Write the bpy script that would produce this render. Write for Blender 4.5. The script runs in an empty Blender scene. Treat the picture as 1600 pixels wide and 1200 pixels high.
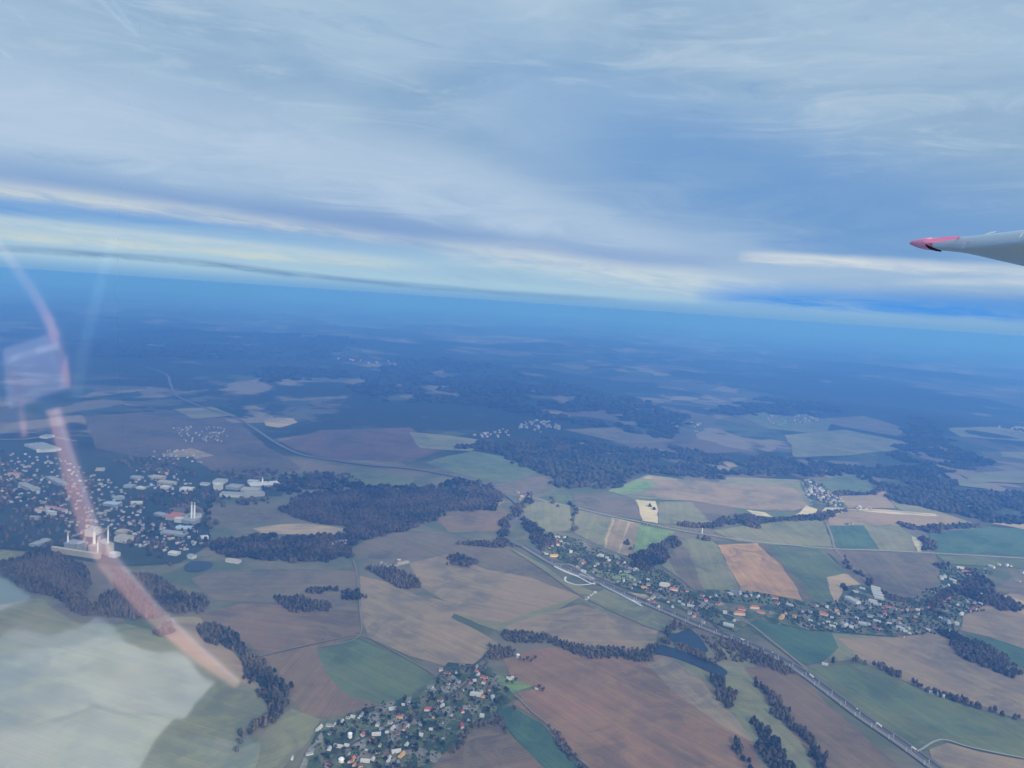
import bpy, math, random
import numpy as np
from mathutils import Vector, noise
from mathutils.geometry import tessellate_polygon
R = math.radians
random.seed(7); rng = np.random.default_rng(7)
sc = bpy.context.scene
col = sc.collection
# ------------------------------------------------------------------ camera
H = 900.0
TH = math.atan(0.1069); RHO = math.atan(0.0669); F = 1200.0
f_ = Vector((0, math.cos(TH), -math.sin(TH)))
r0 = Vector((1, 0, 0)); u0 = Vector((0, math.sin(TH), math.cos(TH)))
r_ = r0*math.cos(RHO) + u0*math.sin(RHO)
u_ = -r0*math.sin(RHO) + u0*math.cos(RHO)
EYE = Vector((0, 0, H))
cd = bpy.data.cameras.new('camera'); cam = bpy.data.objects.new('camera', cd); col.objects.link(cam)
from mathutils import Matrix
cam.matrix_world = Matrix(((r_.x, u_.x, -f_.x, 0), (r_.y, u_.y, -f_.y, 0), (r_.z, u_.z, -f_.z, H), (0, 0, 0, 1)))
cd.sensor_width = 36; cd.lens = 27.0; cd.clip_start = 0.05; cd.clip_end = 300000
sc.camera = cam
# ------------------------------------------------------------------ light
SUN_TO = Vector((0.50, -0.72, 0.50)).normalized()
sl = bpy.data.lights.new('sun', 'SUN'); so = bpy.data.objects.new('sun', sl); col.objects.link(so)
sl.energy = 5.0; sl.angle = R(0.6); sl.color = (1.0, 0.90, 0.78)
so.rotation_euler = (-SUN_TO).to_track_quat('-Z', 'Y').to_euler()
so.location = (0, 0, H+50)
sc.view_settings.view_transform = 'Standard'; sc.view_settings.look = 'None'
EXPO = 0.08; sc.view_settings.exposure = EXPO; sc.view_settings.gamma = 1.0; sc.view_settings.use_curve_mapping = False
sc.cycles.use_denoising = True
sc.cycles.volume_bounces = 2; sc.cycles.max_bounces = 6; sc.cycles.diffuse_bounces = 2; sc.cycles.glossy_bounces = 2
sc.cycles.transparent_max_bounces = 8
HAZE_DENS = 0.000122; HAZE_COL = (0.125, 0.345, 0.95); HAZE_ABS = (0.30, 0.40, 0.95)

def lin(c):
    return tuple((x/255/12.92 if x/255 <= .04045 else ((x/255+.055)/1.055)**2.4) for x in c)

class NT:
    """tiny node-tree helper"""
    def __init__(s, nt): s.nt = nt
    def new(s, t, **k):
        n = s.nt.nodes.new(t)
        for a, b in k.items(): setattr(n, a, b)
        return n
    def put(s, sock, v):
        if isinstance(v, bpy.types.NodeSocket): s.nt.links.new(v, sock)
        elif v is not None:
            if isinstance(v, (tuple, list)) and sock.type == 'RGBA' and len(v) == 3: v = (*v, 1)
            sock.default_value = v
    def m(s, op, a, b=None, c=None, clamp=False):
        n = s.new('ShaderNodeMath', operation=op); n.use_clamp = clamp
        for i, v in enumerate((a, b, c)):
            if v is not None: s.put(n.inputs[i], v)
        return n.outputs[0]
    def mix(s, f, a, b, blend='MIX'):
        n = s.new('ShaderNodeMix', data_type='RGBA', blend_type=blend)
        s.put(n.inputs[0], f); s.put(n.inputs[6], a); s.put(n.inputs[7], b)
        return n.outputs[2]
    def noise(s, vec, scale, detail=3, rough=.5, dist=0.0):
        n = s.new('ShaderNodeTexNoise'); s.put(n.inputs['Vector'], vec)
        n.inputs['Scale'].default_value = scale; n.inputs['Detail'].default_value = detail
        n.inputs['Roughness'].default_value = rough; n.inputs['Distortion'].default_value = dist
        return n.outputs['Fac']
    def ss(s, v, lo, hi, a=0.0, b=1.0):
        n = s.new('ShaderNodeMapRange', interpolation_type='SMOOTHSTEP')
        s.put(n.inputs[0], v)
        for i, x in zip((1, 2, 3, 4), (lo, hi, a, b)): s.put(n.inputs[i], x)
        return n.outputs[0]
    def scalev(s, vec, sc_, rot=(0, 0, 0)):
        n = s.new('ShaderNodeMapping'); s.put(n.inputs[0], vec); n.inputs['Scale'].default_value = sc_; n.inputs['Rotation'].default_value = rot
        return n.outputs[0]
    def curve(s, v, pts):
        n = s.new('ShaderNodeFloatCurve'); s.put(n.inputs[1], v)
        c = n.mapping.curves[0]
        n.mapping.use_clip = False
        pts = sorted(pts)
        while len(c.points) < len(pts): c.points.new(0.5, 0.5)
        for p, (x, y) in zip(c.points, pts): p.location = (x, y); p.handle_type = 'AUTO_CLAMPED'
        n.mapping.update()
        return n.outputs[0]

def ray(px, py):
    return (f_ + r_*((px-800)/F) + u_*((600-py)/F)).normalized()
def azel(px, py):
    d = ray(px, py)
    return math.degrees(math.atan2(d.x, d.y)), math.degrees(math.asin(d.z))
# ------------------------------------------------------------------ sky
w = bpy.data.worlds.new('World'); sc.world = w; w.use_nodes = True
W = NT(w.node_tree); w.node_tree.nodes.clear()
SKY_STR = 0.10
tc = W.new('ShaderNodeTexCoord'); sep = W.new('ShaderNodeSeparateXYZ')
W.put(sep.inputs[0], tc.outputs['Generated'])
az = W.m('MULTIPLY', W.m('ARCTAN2', sep.outputs[0], sep.outputs[1]), 180/math.pi)
el = W.m('MULTIPLY', W.m('ARCSINE', sep.outputs[2]), 180/math.pi)
sky = W.new('ShaderNodeTexSky', sky_type='NISHITA'); sky.sun_disc = False
sky.sun_elevation = math.asin(SUN_TO.z); sky.sun_rotation = math.atan2(SUN_TO.x, SUN_TO.y)
sky.altitude = 900; sky.air_density = 1.0; sky.dust_density = 0.6; sky.ozone_density = 2.0
azn = W.m('DIVIDE', W.m('ADD', az, 45.0), 90.0, clamp=True)          # -45..45 -> 0..1
# streaky warp: long along azimuth, thin in elevation
comb = W.new('ShaderNodeCombineXYZ'); W.put(comb.inputs[0], W.m('MULTIPLY', az, 0.07)); W.put(comb.inputs[1], W.m('MULTIPLY', W.m('ADD', el, W.m('MULTIPLY', az, 0.12)), 0.55))
streak = W.noise(comb.outputs[0], 1.0, 6, .55, .6)
comb2 = W.new('ShaderNodeCombineXYZ'); W.put(comb2.inputs[0], W.m('MULTIPLY', az, 0.11)); W.put(comb2.inputs[1], W.m('MULTIPLY', W.m('ADD', el, W.m('MULTIPLY', az, 0.06)), .95)); comb2.inputs[2].default_value = 4.0
fine = W.noise(W.scalev(comb2.outputs[0], (2.2, 1.9, 1)), 1.0, 9, .66, .5)
# broad wisps seen on the cloud sheet overhead
dz = W.m('MAXIMUM', sep.outputs[2], 0.03)
comb3 = W.new('ShaderNodeCombineXYZ'); W.put(comb3.inputs[0], W.m('DIVIDE', sep.outputs[0], dz)); W.put(comb3.inputs[1], W.m('DIVIDE', sep.outputs[1], dz))
sheet = W.noise(W.scalev(comb3.outputs[0], (0.22, 0.75, 1), (0, 0, R(-28))), 1.0, 6, .52, .8)
sheet2 = W.noise(W.scalev(comb3.outputs[0], (0.6, 0.6, 1), (0, 0, R(20))), 1.3, 5, .5, .3)
comb4 = W.new('ShaderNodeCombineXYZ'); W.put(comb4.inputs[0], az); W.put(comb4.inputs[1], el)
soft = W.noise(W.scalev(comb4.outputs[0], (.035, .15, 1), (0, 0, R(13))), 1.0, 5, .5, .7)
soft2 = W.noise(W.scalev(comb4.outputs[0], (.12, .22, 1), (0, 0, R(-20))), 1.0, 9, .62, 1.4)
wisp = W.noise(W.scalev(comb4.outputs[0], (.10, .55, 1), (0, 0, R(14))), 1.0, 9, .66, 1.0)
K = 2**-EXPO/SKY_STR
def cl(c): return tuple(x*K for x in lin(c))
skyc = W.mix(0.90, sky.outputs[0], cl((78, 142, 214)))
# the sheet itself: bluish grey, lighter veils
cs = W.mix(W.ss(soft, .28, .72), cl((138, 171, 204)), cl((174, 198, 220)))
cs = W.mix(W.ss(soft2, .35, .75, 0, .40), cs, cl((158, 189, 214)))
cs = W.mix(W.ss(wisp, .46, .68, 0, .45), cs, cl((188, 207, 225)))
cs = W.mix(W.ss(wisp, .42, .26, 0, .35), cs, cl((126, 162, 204)))
skyc = W.mix(W.ss(el, 2.0, 11.0, .72, 1.0), skyc, cs)
def band(skyc, pts, hw, c, soft=1.0, tex=.35, warp=1.0):
    """a cloud streak: centre line through directions, half width in degrees, colour"""
    P = [azel(x, y) for x, y, a in pts]; tx = wisp if hw > 1.0 else fine
    cen = [((a+45)/90, (e+5)/40) for a, e in P]
    amp = [((P[i][0]+45)/90, pts[i][2]) for i in range(len(pts))]
    ce = W.m('SUBTRACT', W.m('MULTIPLY', W.curve(azn, cen), 40.0), 5.0)
    am = W.curve(azn, amp)
    d = W.m('ABSOLUTE', W.m('ADD', W.m('SUBTRACT', el, ce), W.m('MULTIPLY', W.m('SUBTRACT', tx, .5), hw*1.3*warp)))
    f = W.ss(d, hw*(1-soft*.85), hw*(1+soft*.5), 1.0, 0.0)
    t = W.m('ADD', 1-tex, W.m('MULTIPLY', W.ss(tx, .3, .7), tex))
    f = W.m('MULTIPLY', W.m('MULTIPLY', f, am), t, clamp=True)
    return W.mix(f, skyc, cl(c))
# (x, y, strength) along the streak as directions on the sky
skyc = band(skyc, [(-200, 120, 1), (200, 190, 1), (700, 300, .9), (1150, 420, .6), (1300, 440, 0)], 3.2, (180, 201, 225), 1.0, .45)
skyc = band(skyc, [(650, 60, 0), (850, 180, .5), (1250, 300, .95), (1650, 420, .8)], 4.6, (106, 153, 206), 1.0, .25)
skyc = band(skyc, [(400, 60, 0), (620, 170, .35), (950, 300, .5), (1150, 370, 0)], 1.4, (128, 164, 206), 1.0, .4)
skyc = band(skyc, [(-100, 255, .6), (300, 318, .9), (600, 355, 1), (900, 400, .9), (1250, 430, .3)], 1.1, (124, 158, 206), 1.0, .5)
skyc = band(skyc, [(-100, 285, 1), (200, 322, 1), (420, 352, .8), (700, 390, .5), (900, 415, 0)], .7, (196, 208, 216), 1.0, .65)
skyc = band(skyc, [(-100, 312, 1), (200, 343, 1), (500, 378, .8), (800, 410, 0)], .65, (112, 162, 216), 1.0, .3)
skyc = band(skyc, [(-100, 370, 1), (300, 390, 1), (700, 425, 1), (950, 447, .9), (1300, 470, .3)], 1.5, (164, 198, 220), .8, .35)
skyc = band(skyc, [(-100, 335, .9), (200, 365, .8), (500, 397, .6), (700, 418, 0)], .35, (196, 211, 218), 1.0, .7)
skyc = band(skyc, [(-100, 355, .9), (250, 386, .9), (480, 405, .8), (640, 415, 0)], .36, (200, 213, 210), 1.0, .7)
skyc = band(skyc, [(650, 385, 0), (820, 400, .8), (950, 425, 1), (1120, 440, 1), (1230, 452, 0)], .95, (200, 214, 222), 1.0, .6)
skyc = band(skyc, [(-100, 400, .9), (400, 432, .9), (800, 462, 1), (1200, 488, .8), (1700, 520, .3)], .85, (172, 206, 222), .7, .3)
skyc = band(skyc, [(1090, 425, 0), (1230, 425, .9), (1400, 430, 1), (1700, 440, 1)], 1.15, (162, 190, 218), 1.0, .3)
skyc = band(skyc, [(1150, 400, 0), (1260, 405, 1), (1400, 414, .9), (1550, 422, .6), (1750, 428, .5)], .42, (212, 220, 224), 1.0, .5)
skyc = band(skyc, [(1380, 440, 0), (1530, 440, .7), (1700, 444, 1)], .25, (200, 214, 222), 1.0, .5)
skyc = band(skyc, [(1080, 462, 0), (1250, 471, 1), (1700, 492, 1)], .95, (78, 150, 226), 1.0, .45)
skyc = band(skyc, [(600, 468, .5), (1000, 480, 1), (1300, 497, .9), (1700, 522, .5)], .55, (146, 186, 224), 1.0, .3)
skyc = band(skyc, [(-60, 385, 0), (60, 391, .8), (250, 405, 1), (500, 433, 1), (780, 458, .9), (900, 466, .8), (990, 472, 0)], .24, (116, 152, 188), 1.0, .6, 1.4)
skyc = W.mix(W.ss(el, 0.0, 1.3, .97, 0), skyc, cl((118, 168, 212)))
bg = W.new('ShaderNodeBackground'); W.put(bg.inputs[0], skyc); bg.inputs[1].default_value = SKY_STR
wo = W.new('ShaderNodeOutputWorld'); W.put(wo.inputs[0], bg.outputs[0])

# ------------------------------------------------------------------ helpers
def link(o, parent=None):
    col.objects.link(o)
    if parent: o.parent = parent
    return o
def mesh_obj(name, verts, tris, mats, parent=None, mi=None, colr=None, smooth=False):
    """one mesh object out of arrays; tris may be an (n,3) array or a list of faces"""
    me = bpy.data.meshes.new(name)
    if isinstance(tris, np.ndarray):
        v = np.asarray(verts, dtype=np.float32); n = len(tris)
        me.vertices.add(len(v)); me.vertices.foreach_set('co', v.ravel())
        me.loops.add(n*3); me.loops.foreach_set('vertex_index', tris.astype(np.int32).ravel())
        me.polygons.add(n); me.polygons.foreach_set('loop_start', np.arange(0, n*3, 3, dtype=np.int32))
        me.polygons.foreach_set('loop_total', np.full(n, 3, dtype=np.int32))
        me.update(calc_edges=True)
    else:
        me.from_pydata([tuple(p) for p in verts], [], tris); me.update()
    for m_ in (mats if isinstance(mats, (list, tuple)) else [mats]): me.materials.append(m_)
    if mi is not None: me.polygons.foreach_set('material_index', np.asarray(mi, dtype=np.int32))
    if colr is not None:
        a = me.color_attributes.new('tint', 'FLOAT_COLOR', 'POINT'); a.data.foreach_set('color', np.asarray(colr, dtype=np.float32).ravel())
    if smooth: me.polygons.foreach_set('use_smooth', np.ones(len(me.polygons), dtype=bool))
    o = bpy.data.objects.new(name, me)
    return link(o, parent)
def empty(name, loc, rz=0.0, s=1.0):
    o = bpy.data.objects.new(name, None); o.location = loc; o.rotation_euler = (0, 0, rz); o.scale = (s, s, s); o.empty_display_size = 1
    return link(o)
def tag(o, label, cat, group=None, kind=None):
    if label: o['label'] = label
    if cat: o['category'] = cat
    if group: o['group'] = group
    if kind: o['kind'] = kind
    return o
def children(o): return [c for c in bpy.data.objects if c.parent == o]
class Box:
    """collects simple solids into one mesh"""
    def __init__(s): s.v = []; s.f = []
    def add(s, vs, fs):
        k = len(s.v); s.v += [tuple(v) for v in vs]; s.f += [tuple(i+k for i in f) for f in fs]; return s
    def box(s, x0, x1, y0, y1, z0, z1):
        return s.add([(x0, y0, z0), (x1, y0, z0), (x1, y1, z0), (x0, y1, z0), (x0, y0, z1), (x1, y0, z1), (x1, y1, z1), (x0, y1, z1)],
                     [(0, 3, 2, 1), (4, 5, 6, 7), (0, 1, 5, 4), (1, 2, 6, 5), (2, 3, 7, 6), (3, 0, 4, 7)])
    def cyl(s, p0, p1, ra, rb, n=8):
        p0 = Vector(p0); p1 = Vector(p1); d = (p1-p0).normalized()
        a = d.orthogonal().normalized(); b = d.cross(a); vs = []
        for p, r in ((p0, ra), (p1, rb)):
            for i in range(n):
                t = 2*math.pi*i/n; vs.append(p + a*(r*math.cos(t)) + b*(r*math.sin(t)))
        fs = [(i, (i+1) % n, n+(i+1) % n, n+i) for i in range(n)] + [tuple(range(n-1, -1, -1)), tuple(range(n, 2*n))]
        return s.add(vs, fs)
    def obj(s, name, mat, parent=None): return mesh_obj(name, s.v, s.f, mat, parent)

def hgt(x, y):
    r = math.hypot(x, y)
    a = min(1.0, max(0.0, (r-5600)/6000.0)); a = a*a*(3-2*a)
    if a <= 0: return 0.0
    return a*(110*noise.noise(Vector((x/2600, y/2600, 3.1))) + 45*noise.noise(Vector((x/900, y/900, 7.7))))
def at(px, py, z=0.0):
    d = ray(px, py)
    if d.z > -0.004: d.z = -0.004
    p = EYE + d*((z-H)/d.z)
    if math.hypot(p.x, p.y) > 5600:
        for _ in range(4): p = EYE + d*((z+hgt(p.x, p.y)-H)/d.z)
    return p
def proj(p):
    d = Vector(p)-EYE; k = d.dot(f_)
    return 800+F*d.dot(r_)/k, 600-F*d.dot(u_)/k
G0 = 2.6           # level that roads, houses and trees stand on

def inside(P, X, Y):
    """points in polygon, vectorised"""
    c = np.zeros(X.shape, dtype=bool); n = len(P); j = n-1
    for i in range(n):
        xi, yi = P[i]; xj, yj = P[j]
        if yi != yj:
            k = ((yi > Y) != (yj > Y)) & (X < (xj-xi)*(Y-yi)/(yj-yi)+xi); c ^= k
        j = i
    return c
def proj_np(X, Y, Z=0.0):
    dx, dy, dz_ = X, Y, Z-H
    k = dx*f_.x+dy*f_.y+dz_*f_.z
    return 800+F*(dx*r_.x+dy*r_.y+dz_*r_.z)/k, 600-F*(dx*u_.x+dy*u_.y+dz_*u_.z)/k
# ------------------------------------------------------------------ materials
def new_mat(name):
    m_ = bpy.data.materials.new(name); m_.use_nodes = True; n = NT(m_.node_tree)
    b = m_.node_tree.nodes['Principled BSDF']; b.inputs['Roughness'].default_value = .9; b.inputs['Specular IOR Level'].default_value = .15
    return m_, n, b
def plain(name, c, rough=.85, spec=.2, var=.25, scale=.4, metal=0.0):
    m_, n, b = new_mat(name); t = n.new('ShaderNodeTexCoord').outputs['Object']
    f = n.noise(t, scale, 4, .6)
    k0, k1 = 1-var, 1+var
    n.put(b.inputs['Base Color'], n.mix(f, tuple(x*k0 for x in c), tuple(min(1, x*k1) for x in c)))
    b.inputs['Roughness'].default_value = rough; b.inputs['Specular IOR Level'].default_value = spec; b.inputs['Metallic'].default_value = metal
    return m_
def object_tinted(name, rough=.85, var=.2, scale=.5):
    """colour from the object's own colour, a little weathering on top"""
    m_, n, b = new_mat(name); oi = n.new('ShaderNodeObjectInfo'); t = n.new('ShaderNodeTexCoord').outputs['Object']
    f = n.noise(t, scale, 4, .6)
    dark = n.mix(1.0, oi.outputs['Color'], (1-var, 1-var, 1-var), 'MULTIPLY')
    lite = n.mix(1.0, oi.outputs['Color'], (1+var, 1+var, 1+var), 'MULTIPLY')
    n.put(b.inputs['Base Color'], n.mix(f, dark, lite)); b.inputs['Roughness'].default_value = rough
    return m_
M_wall = object_tinted('render_wall', .9, .12); M_roof = object_tinted('roof_tile', .75, .25, .8)
M_stuffhouse, n, b = new_mat('distant_house'); n.put(b.inputs['Base Color'], n.new('ShaderNodeAttribute', attribute_name='tint').outputs[0])
# vegetation: tint per tree, plus speckle
def veg(name, k=1.0):
    m_, n, b = new_mat(name); a = n.new('ShaderNodeAttribute', attribute_name='tint').outputs[0]
    t = n.new('ShaderNodeNewGeometry').outputs['Position']
    f = n.ss(n.noise(t, .35, 4, .7), .35, .65)
    n.put(b.inputs['Base Color'], n.mix(f, n.mix(1.0, a, (.6*k, .6*k, .6*k), 'MULTIPLY'), n.mix(1.0, a, (1.45*k, 1.4*k, 1.35*k), 'MULTIPLY')))
    b.inputs['Specular IOR Level'].default_value = .05
    return m_
M_wood = veg('woodland_canopy')
def field_material():
    m_, n, b = new_mat('field_soil'); oi = n.new('ShaderNodeObjectInfo'); tcn = n.new('ShaderNodeTexCoord')
    pos = n.new('ShaderNodeNewGeometry').outputs['Position']; obj = tcn.outputs['Object']
    big = n.noise(pos, .0035, 5, .6, .6); mid = n.noise(pos, .022, 5, .65, .4)
    st = n.noise(n.scalev(obj, (.0012, .045, 1)), 1.0, 4, .7, .1)          # long strips along the ploughing
    st2 = n.noise(n.scalev(obj, (.003, .22, 1)), 1.0, 3, .6)
    c = oi.outputs['Color']
    c1 = n.mix(n.ss(big, .36, .64), n.mix(1.0, c, (.66, .76, .82), 'MULTIPLY'), n.mix(1.0, c, (1.32, 1.22, 1.12), 'MULTIPLY'))
    blot = n.noise(pos, .009, 7, .7, 1.4); c1 = n.mix(n.ss(blot, .43, .60, 0, .75), c1, n.mix(1.0, c, (1.25, 1.30, 1.05), 'MULTIPLY'))
    c2 = n.mix(n.ss(mid, .3, .75, 0, .45), c1, n.mix(1.0, c, (.80, .98, .85), 'MULTIPLY'))
    c3 = n.mix(n.ss(st, .36, .66, 0, .6), c2, n.mix(1.0, c2, (1.38, 1.30, 1.22), 'MULTIPLY'))
    c4 = n.mix(n.ss(st2, .42, .68, 0, .5), c3, n.mix(1.0, c3, (.80, .80, .82), 'MULTIPLY'))
    rows = n.new('ShaderNodeTexWave', wave_type='BANDS', bands_direction='Y'); n.put(rows.inputs['Vector'], n.scalev(obj, (.02, 1, 1))); rows.inputs['Scale'].default_value = .035; rows.inputs['Distortion'].default_value = 1.2; rows.inputs['Detail'].default_value = 3; rows.inputs['Detail Scale'].default_value = .6
    c4 = n.mix(n.m('MULTIPLY', n.ss(rows.outputs['Fac'], .55, .95), .32), c4, n.mix(1.0, c4, (.72, .74, .74), 'MULTIPLY'))
    n.put(b.inputs['Base Color'], c4); b.inputs['Roughness'].default_value = .95
    return m_
M_field = field_material()

def ground_material():
    m_, n, b = new_mat('countryside'); pos = n.new('ShaderNodeNewGeometry').outputs['Position']
    warp = n.new('ShaderNodeTexNoise'); n.put(warp.inputs['Vector'], pos); warp.inputs['Scale'].default_value = .0016; warp.inputs['Detail'].default_value = 3
    add = n.new('ShaderNodeVectorMath', operation='MULTIPLY_ADD'); n.put(add.inputs[0], warp.outputs['Color']); add.inputs[1].default_value = (420, 420, 0); n.put(add.inputs[2], pos)
    p = add.outputs[0]
    v = n.new('ShaderNodeTexVoronoi'); n.put(v.inputs['Vector'], n.scalev(p, (1, .6, 0), (0, 0, R(15)))); v.inputs['Scale'].default_value = .0030
    vs = n.new('ShaderNodeSeparateColor'); n.put(vs.inputs[0], v.outputs['Color'])
    ramp = n.new('ShaderNodeValToRGB'); n.put(ramp.inputs[0], vs.outputs[0]); ramp.color_ramp.interpolation = 'CONSTANT'
    cols = [(.10, .092, .07), (.05, .072, .042), (.13, .105, .085), (.075, .10, .06), (.17, .145, .105), (.11, .11, .08), (.23, .19, .135), (.055, .08, .05)]
    e = ramp.color_ramp.elements
    while len(e) < len(cols): e.new(.5)
    for i, c in enumerate(cols): e[i].position = i/len(cols); e[i].color = (*c, 1)
    fo = n.noise(n.scalev(p, (1, 1, 0)), .00030, 6, .62, .2)
    fo2 = n.noise(n.scalev(p, (1, 1, 0)), .0011, 5, .6, .4)
    mask = n.ss(n.m('ADD', n.m('MULTIPLY', fo, .7), n.m('MULTIPLY', fo2, .3)), .472, .500)
    sp = n.noise(pos, .02, 4, .7)
    forest = n.mix(sp, (.012, .022, .014), (.035, .048, .03))
    fields = n.mix(n.noise(pos, .006, 5, .6), n.mix(1.0, ramp.outputs[0], (.75, .78, .8), 'MULTIPLY'), n.mix(1.0, ramp.outputs[0], (1.25, 1.2, 1.15), 'MULTIPLY'))
    near = n.mix(n.ss(n.noise(pos, .004, 6, .65, .5), .38, .62), (.09, .115, .065), (.18, .16, .11))
    sepp = n.new('ShaderNodeSeparateXYZ'); n.put(sepp.inputs[0], pos)
    rr = n.m('SQRT', n.m('ADD', n.m('MULTIPLY', sepp.outputs[0], sepp.outputs[0]), n.m('MULTIPLY', sepp.outputs[1], sepp.outputs[1])))
    farm = n.mix(mask, fields, forest)
    n.put(b.inputs['Base Color'], n.mix(n.ss(rr, 3600, 4600), near, farm)); b.inputs['Roughness'].default_value = .97
    return m_
M_ground = ground_material()
#PART2
# ------------------------------------------------------------------ ground sheet
def ground():
    radii = [0.0] + list(np.geomspace(200, 5500, 14)) + list(np.geomspace(5700, 58000, 230))
    nseg = 360; V = [(0, 0, 0)]; Fc = []
    for r in radii[1:]:
        for k in range(nseg):
            a = 2*math.pi*k/nseg; x, y = r*math.cos(a), r*math.sin(a)
            V.append((x, y, hgt(x, y)))
    for k in range(nseg): Fc.append((0, 1+k, 1+(k+1) % nseg))
    for j in range(len(radii)-2):
        a0 = 1+j*nseg; b0 = a0+nseg
        for k in range(nseg):
            k2 = (k+1) % nseg; Fc.append((a0+k, b0+k, b0+k2)); Fc.append((a0+k, b0+k2, a0+k2))
    o = mesh_obj('ground', V, np.array(Fc), M_ground, smooth=True); tag(o, None, None, None, 'structure')
ground()
# ------------------------------------------------------------------ haze
M_haze = bpy.data.materials.new('haze'); M_haze.use_nodes = True; nt = M_haze.node_tree; nt.nodes.clear()
pv = nt.nodes.new('ShaderNodeVolumePrincipled'); pv.inputs['Color'].default_value = (*HAZE_COL, 1); pv.inputs['Density'].default_value = HAZE_DENS
pv.inputs['Absorption Color'].default_value = (*HAZE_ABS, 1)
pv.inputs['Anisotropy'].default_value = 0.0
mo = nt.nodes.new('ShaderNodeOutputMaterial'); nt.links.new(pv.outputs[0], mo.inputs['Volume'])
hz = Box().box(-60000, 60000, -60000, 60000, -165, H+2.2).obj('haze', M_haze); tag(hz, None, None, None, 'stuff')
#PART3
# ------------------------------------------------------------------ fields, water, roads
NF = [0]
def smooth_closed(P, step):
    """world polygon with its edges cut into short pieces and slightly roughened"""
    out = []; n = len(P)
    for i in range(n):
        a, b = P[i], P[(i+1) % n]; L = (b-a).length; k = max(1, min(40, int(L/step)))
        t = (b-a).normalized() if L > 1e-6 else Vector((1, 0)); nn = Vector((-t.y, t.x))
        for j in range(k):
            p = a.lerp(b, j/k)
            o = noise.noise(Vector((p.x/90, p.y/90, 0.5)))*step*.22
            out.append(p + nn*o)
    return out
def chaikin(P):
    out = []
    for i in range(len(P)):
        a, b = P[i], P[(i+1) % len(P)]
        out += [a.lerp(b, .18), a.lerp(b, .82)]
    return out
def sheet(name, pts, mat, colour=None, dirpx=None, z=None, rnd=False):
    P = [at(x, y) for x, y in pts]; P = [Vector((p.x, p.y)) for p in P]
    if rnd: P = chaikin(P)
    D = P[0].length; P = smooth_closed(P, max(14, D*.012))
    if z is None: NF[0] += 1; z = .02*NF[0]
    ang = 0.0
    if dirpx:
        a, b = at(*dirpx[0]), at(*dirpx[1]); ang = math.atan2(b.y-a.y, b.x-a.x)
    c = sum(P, Vector((0, 0)))/len(P); ca, sa = math.cos(-ang), math.sin(-ang)
    far = c.length > 5200
    L = [((p.x-c.x)*ca-(p.y-c.y)*sa, (p.x-c.x)*sa+(p.y-c.y)*ca, (hgt(p.x, p.y)+3.0 if far else 0)) for p in P]
    tri = tessellate_polygon([[Vector((x, y, 0)) for x, y, _ in L]])
    tri = [t if (Vector(L[t[1]])-Vector(L[t[0]])).cross(Vector(L[t[2]])-Vector(L[t[0]])).z > 0 else tuple(reversed(t)) for t in tri]
    o = mesh_obj(name, L, [tuple(t) for t in tri], mat); o.location = (c.x, c.y, z); o.rotation_euler = (0, 0, ang)
    if colour: o.color = (*colour, 1)
    return tag(o, None, None, None, 'structure')
C = dict(brown=(.170, .122, .090), pale=(.250, .187, .135), red=(.225, .140, .095), tan=(.36, .27, .185), cream=(.46, .385, .28), dark=(.105, .085, .070),
         green=(.110, .140, .085), teal=(.070, .122, .085), greyg=(.185, .180, .115), olive=(.200, .190, .110), lite=(.17, .235, .10), og=(.125, .145, .08),
         mud=(.145, .122, .095), garden=(.085, .105, .060), gravel=(.34, .32, .28), town=(.035, .05, .04), purple=(.115, .082, .075))
def fld(c, pts, d=None): return sheet('field', pts, M_field, C[c] if isinstance(c, str) else c, d)
# far plain, left of the middle
fld('dark', [(130, 650), (300, 640), (380, 665), (420, 700), (480, 730), (400, 748), (330, 737), (150, 700)], ((150, 690), (400, 720)))
fld('purple', [(440, 690), (500, 672), (640, 668), (700, 700), (640, 722), (520, 718), (460, 702)], ((440, 690), (640, 720)))
fld('tan', [(412, 658), (432, 653), (458, 654), (466, 661), (436, 669), (415, 666)])
fld('greyg', [(640, 675), (700, 680), (770, 690), (735, 705), (655, 700)], ((640, 675), (760, 700)))
fld('mud', [(450, 715), (500, 722), (560, 735), (520, 740), (470, 732)])
fld('green', [(665, 722), (700, 712), (740, 705), (790, 714), (838, 738), (806, 753), (760, 752), (710, 738)], ((690, 725), (800, 745)))
fld('mud', [(772, 757), (815, 748), (850, 744), (862, 768), (815, 776), (786, 772)])
fld('og', [(532, 742), (560, 737), (600, 738), (647, 748), (640, 757), (565, 760)], ((540, 745), (640, 755)))
fld('greyg', [(270, 640), (330, 636), (370, 650), (300, 655)])
fld('pale', [(250, 710), (300, 700), (335, 712), (290, 720)])
fld('mud', [(880, 672), (960, 668), (1060, 690), (980, 695)], ((880, 672), (1060, 690)))
fld('greyg', [(900, 690), (960, 700), (1010, 715), (960, 712)])
fld('olive', [(1005, 705), (1025, 701), (1048, 707), (1036, 712), (1014, 711)])
fld('olive', [(1086, 714), (1108, 715), (1122, 722), (1124, 729), (1100, 725)])
fld('pale', [(1128, 722), (1142, 720), (1152, 728), (1140, 731)])
fld('og', [(1150, 650), (1230, 640), (1300, 660), (1290, 680), (1200, 670)], ((1150, 650), (1290, 670)))
fld('greyg', [(1225, 680), (1320, 672), (1410, 690), (1424, 700), (1330, 712), (1240, 715), (1238, 700)], ((1225, 680), (1420, 700)))
fld('mud', [(1270, 655), (1350, 650), (1420, 672), (1400, 682), (1320, 668)], ((1270, 655), (1420, 672)))
fld('greyg', [(1480, 670), (1560, 668), (1700, 690), (1600, 690), (1500, 683)])
fld('olive', [(1562, 706), (1600, 707), (1660, 714), (1600, 718), (1565, 714)])
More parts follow.
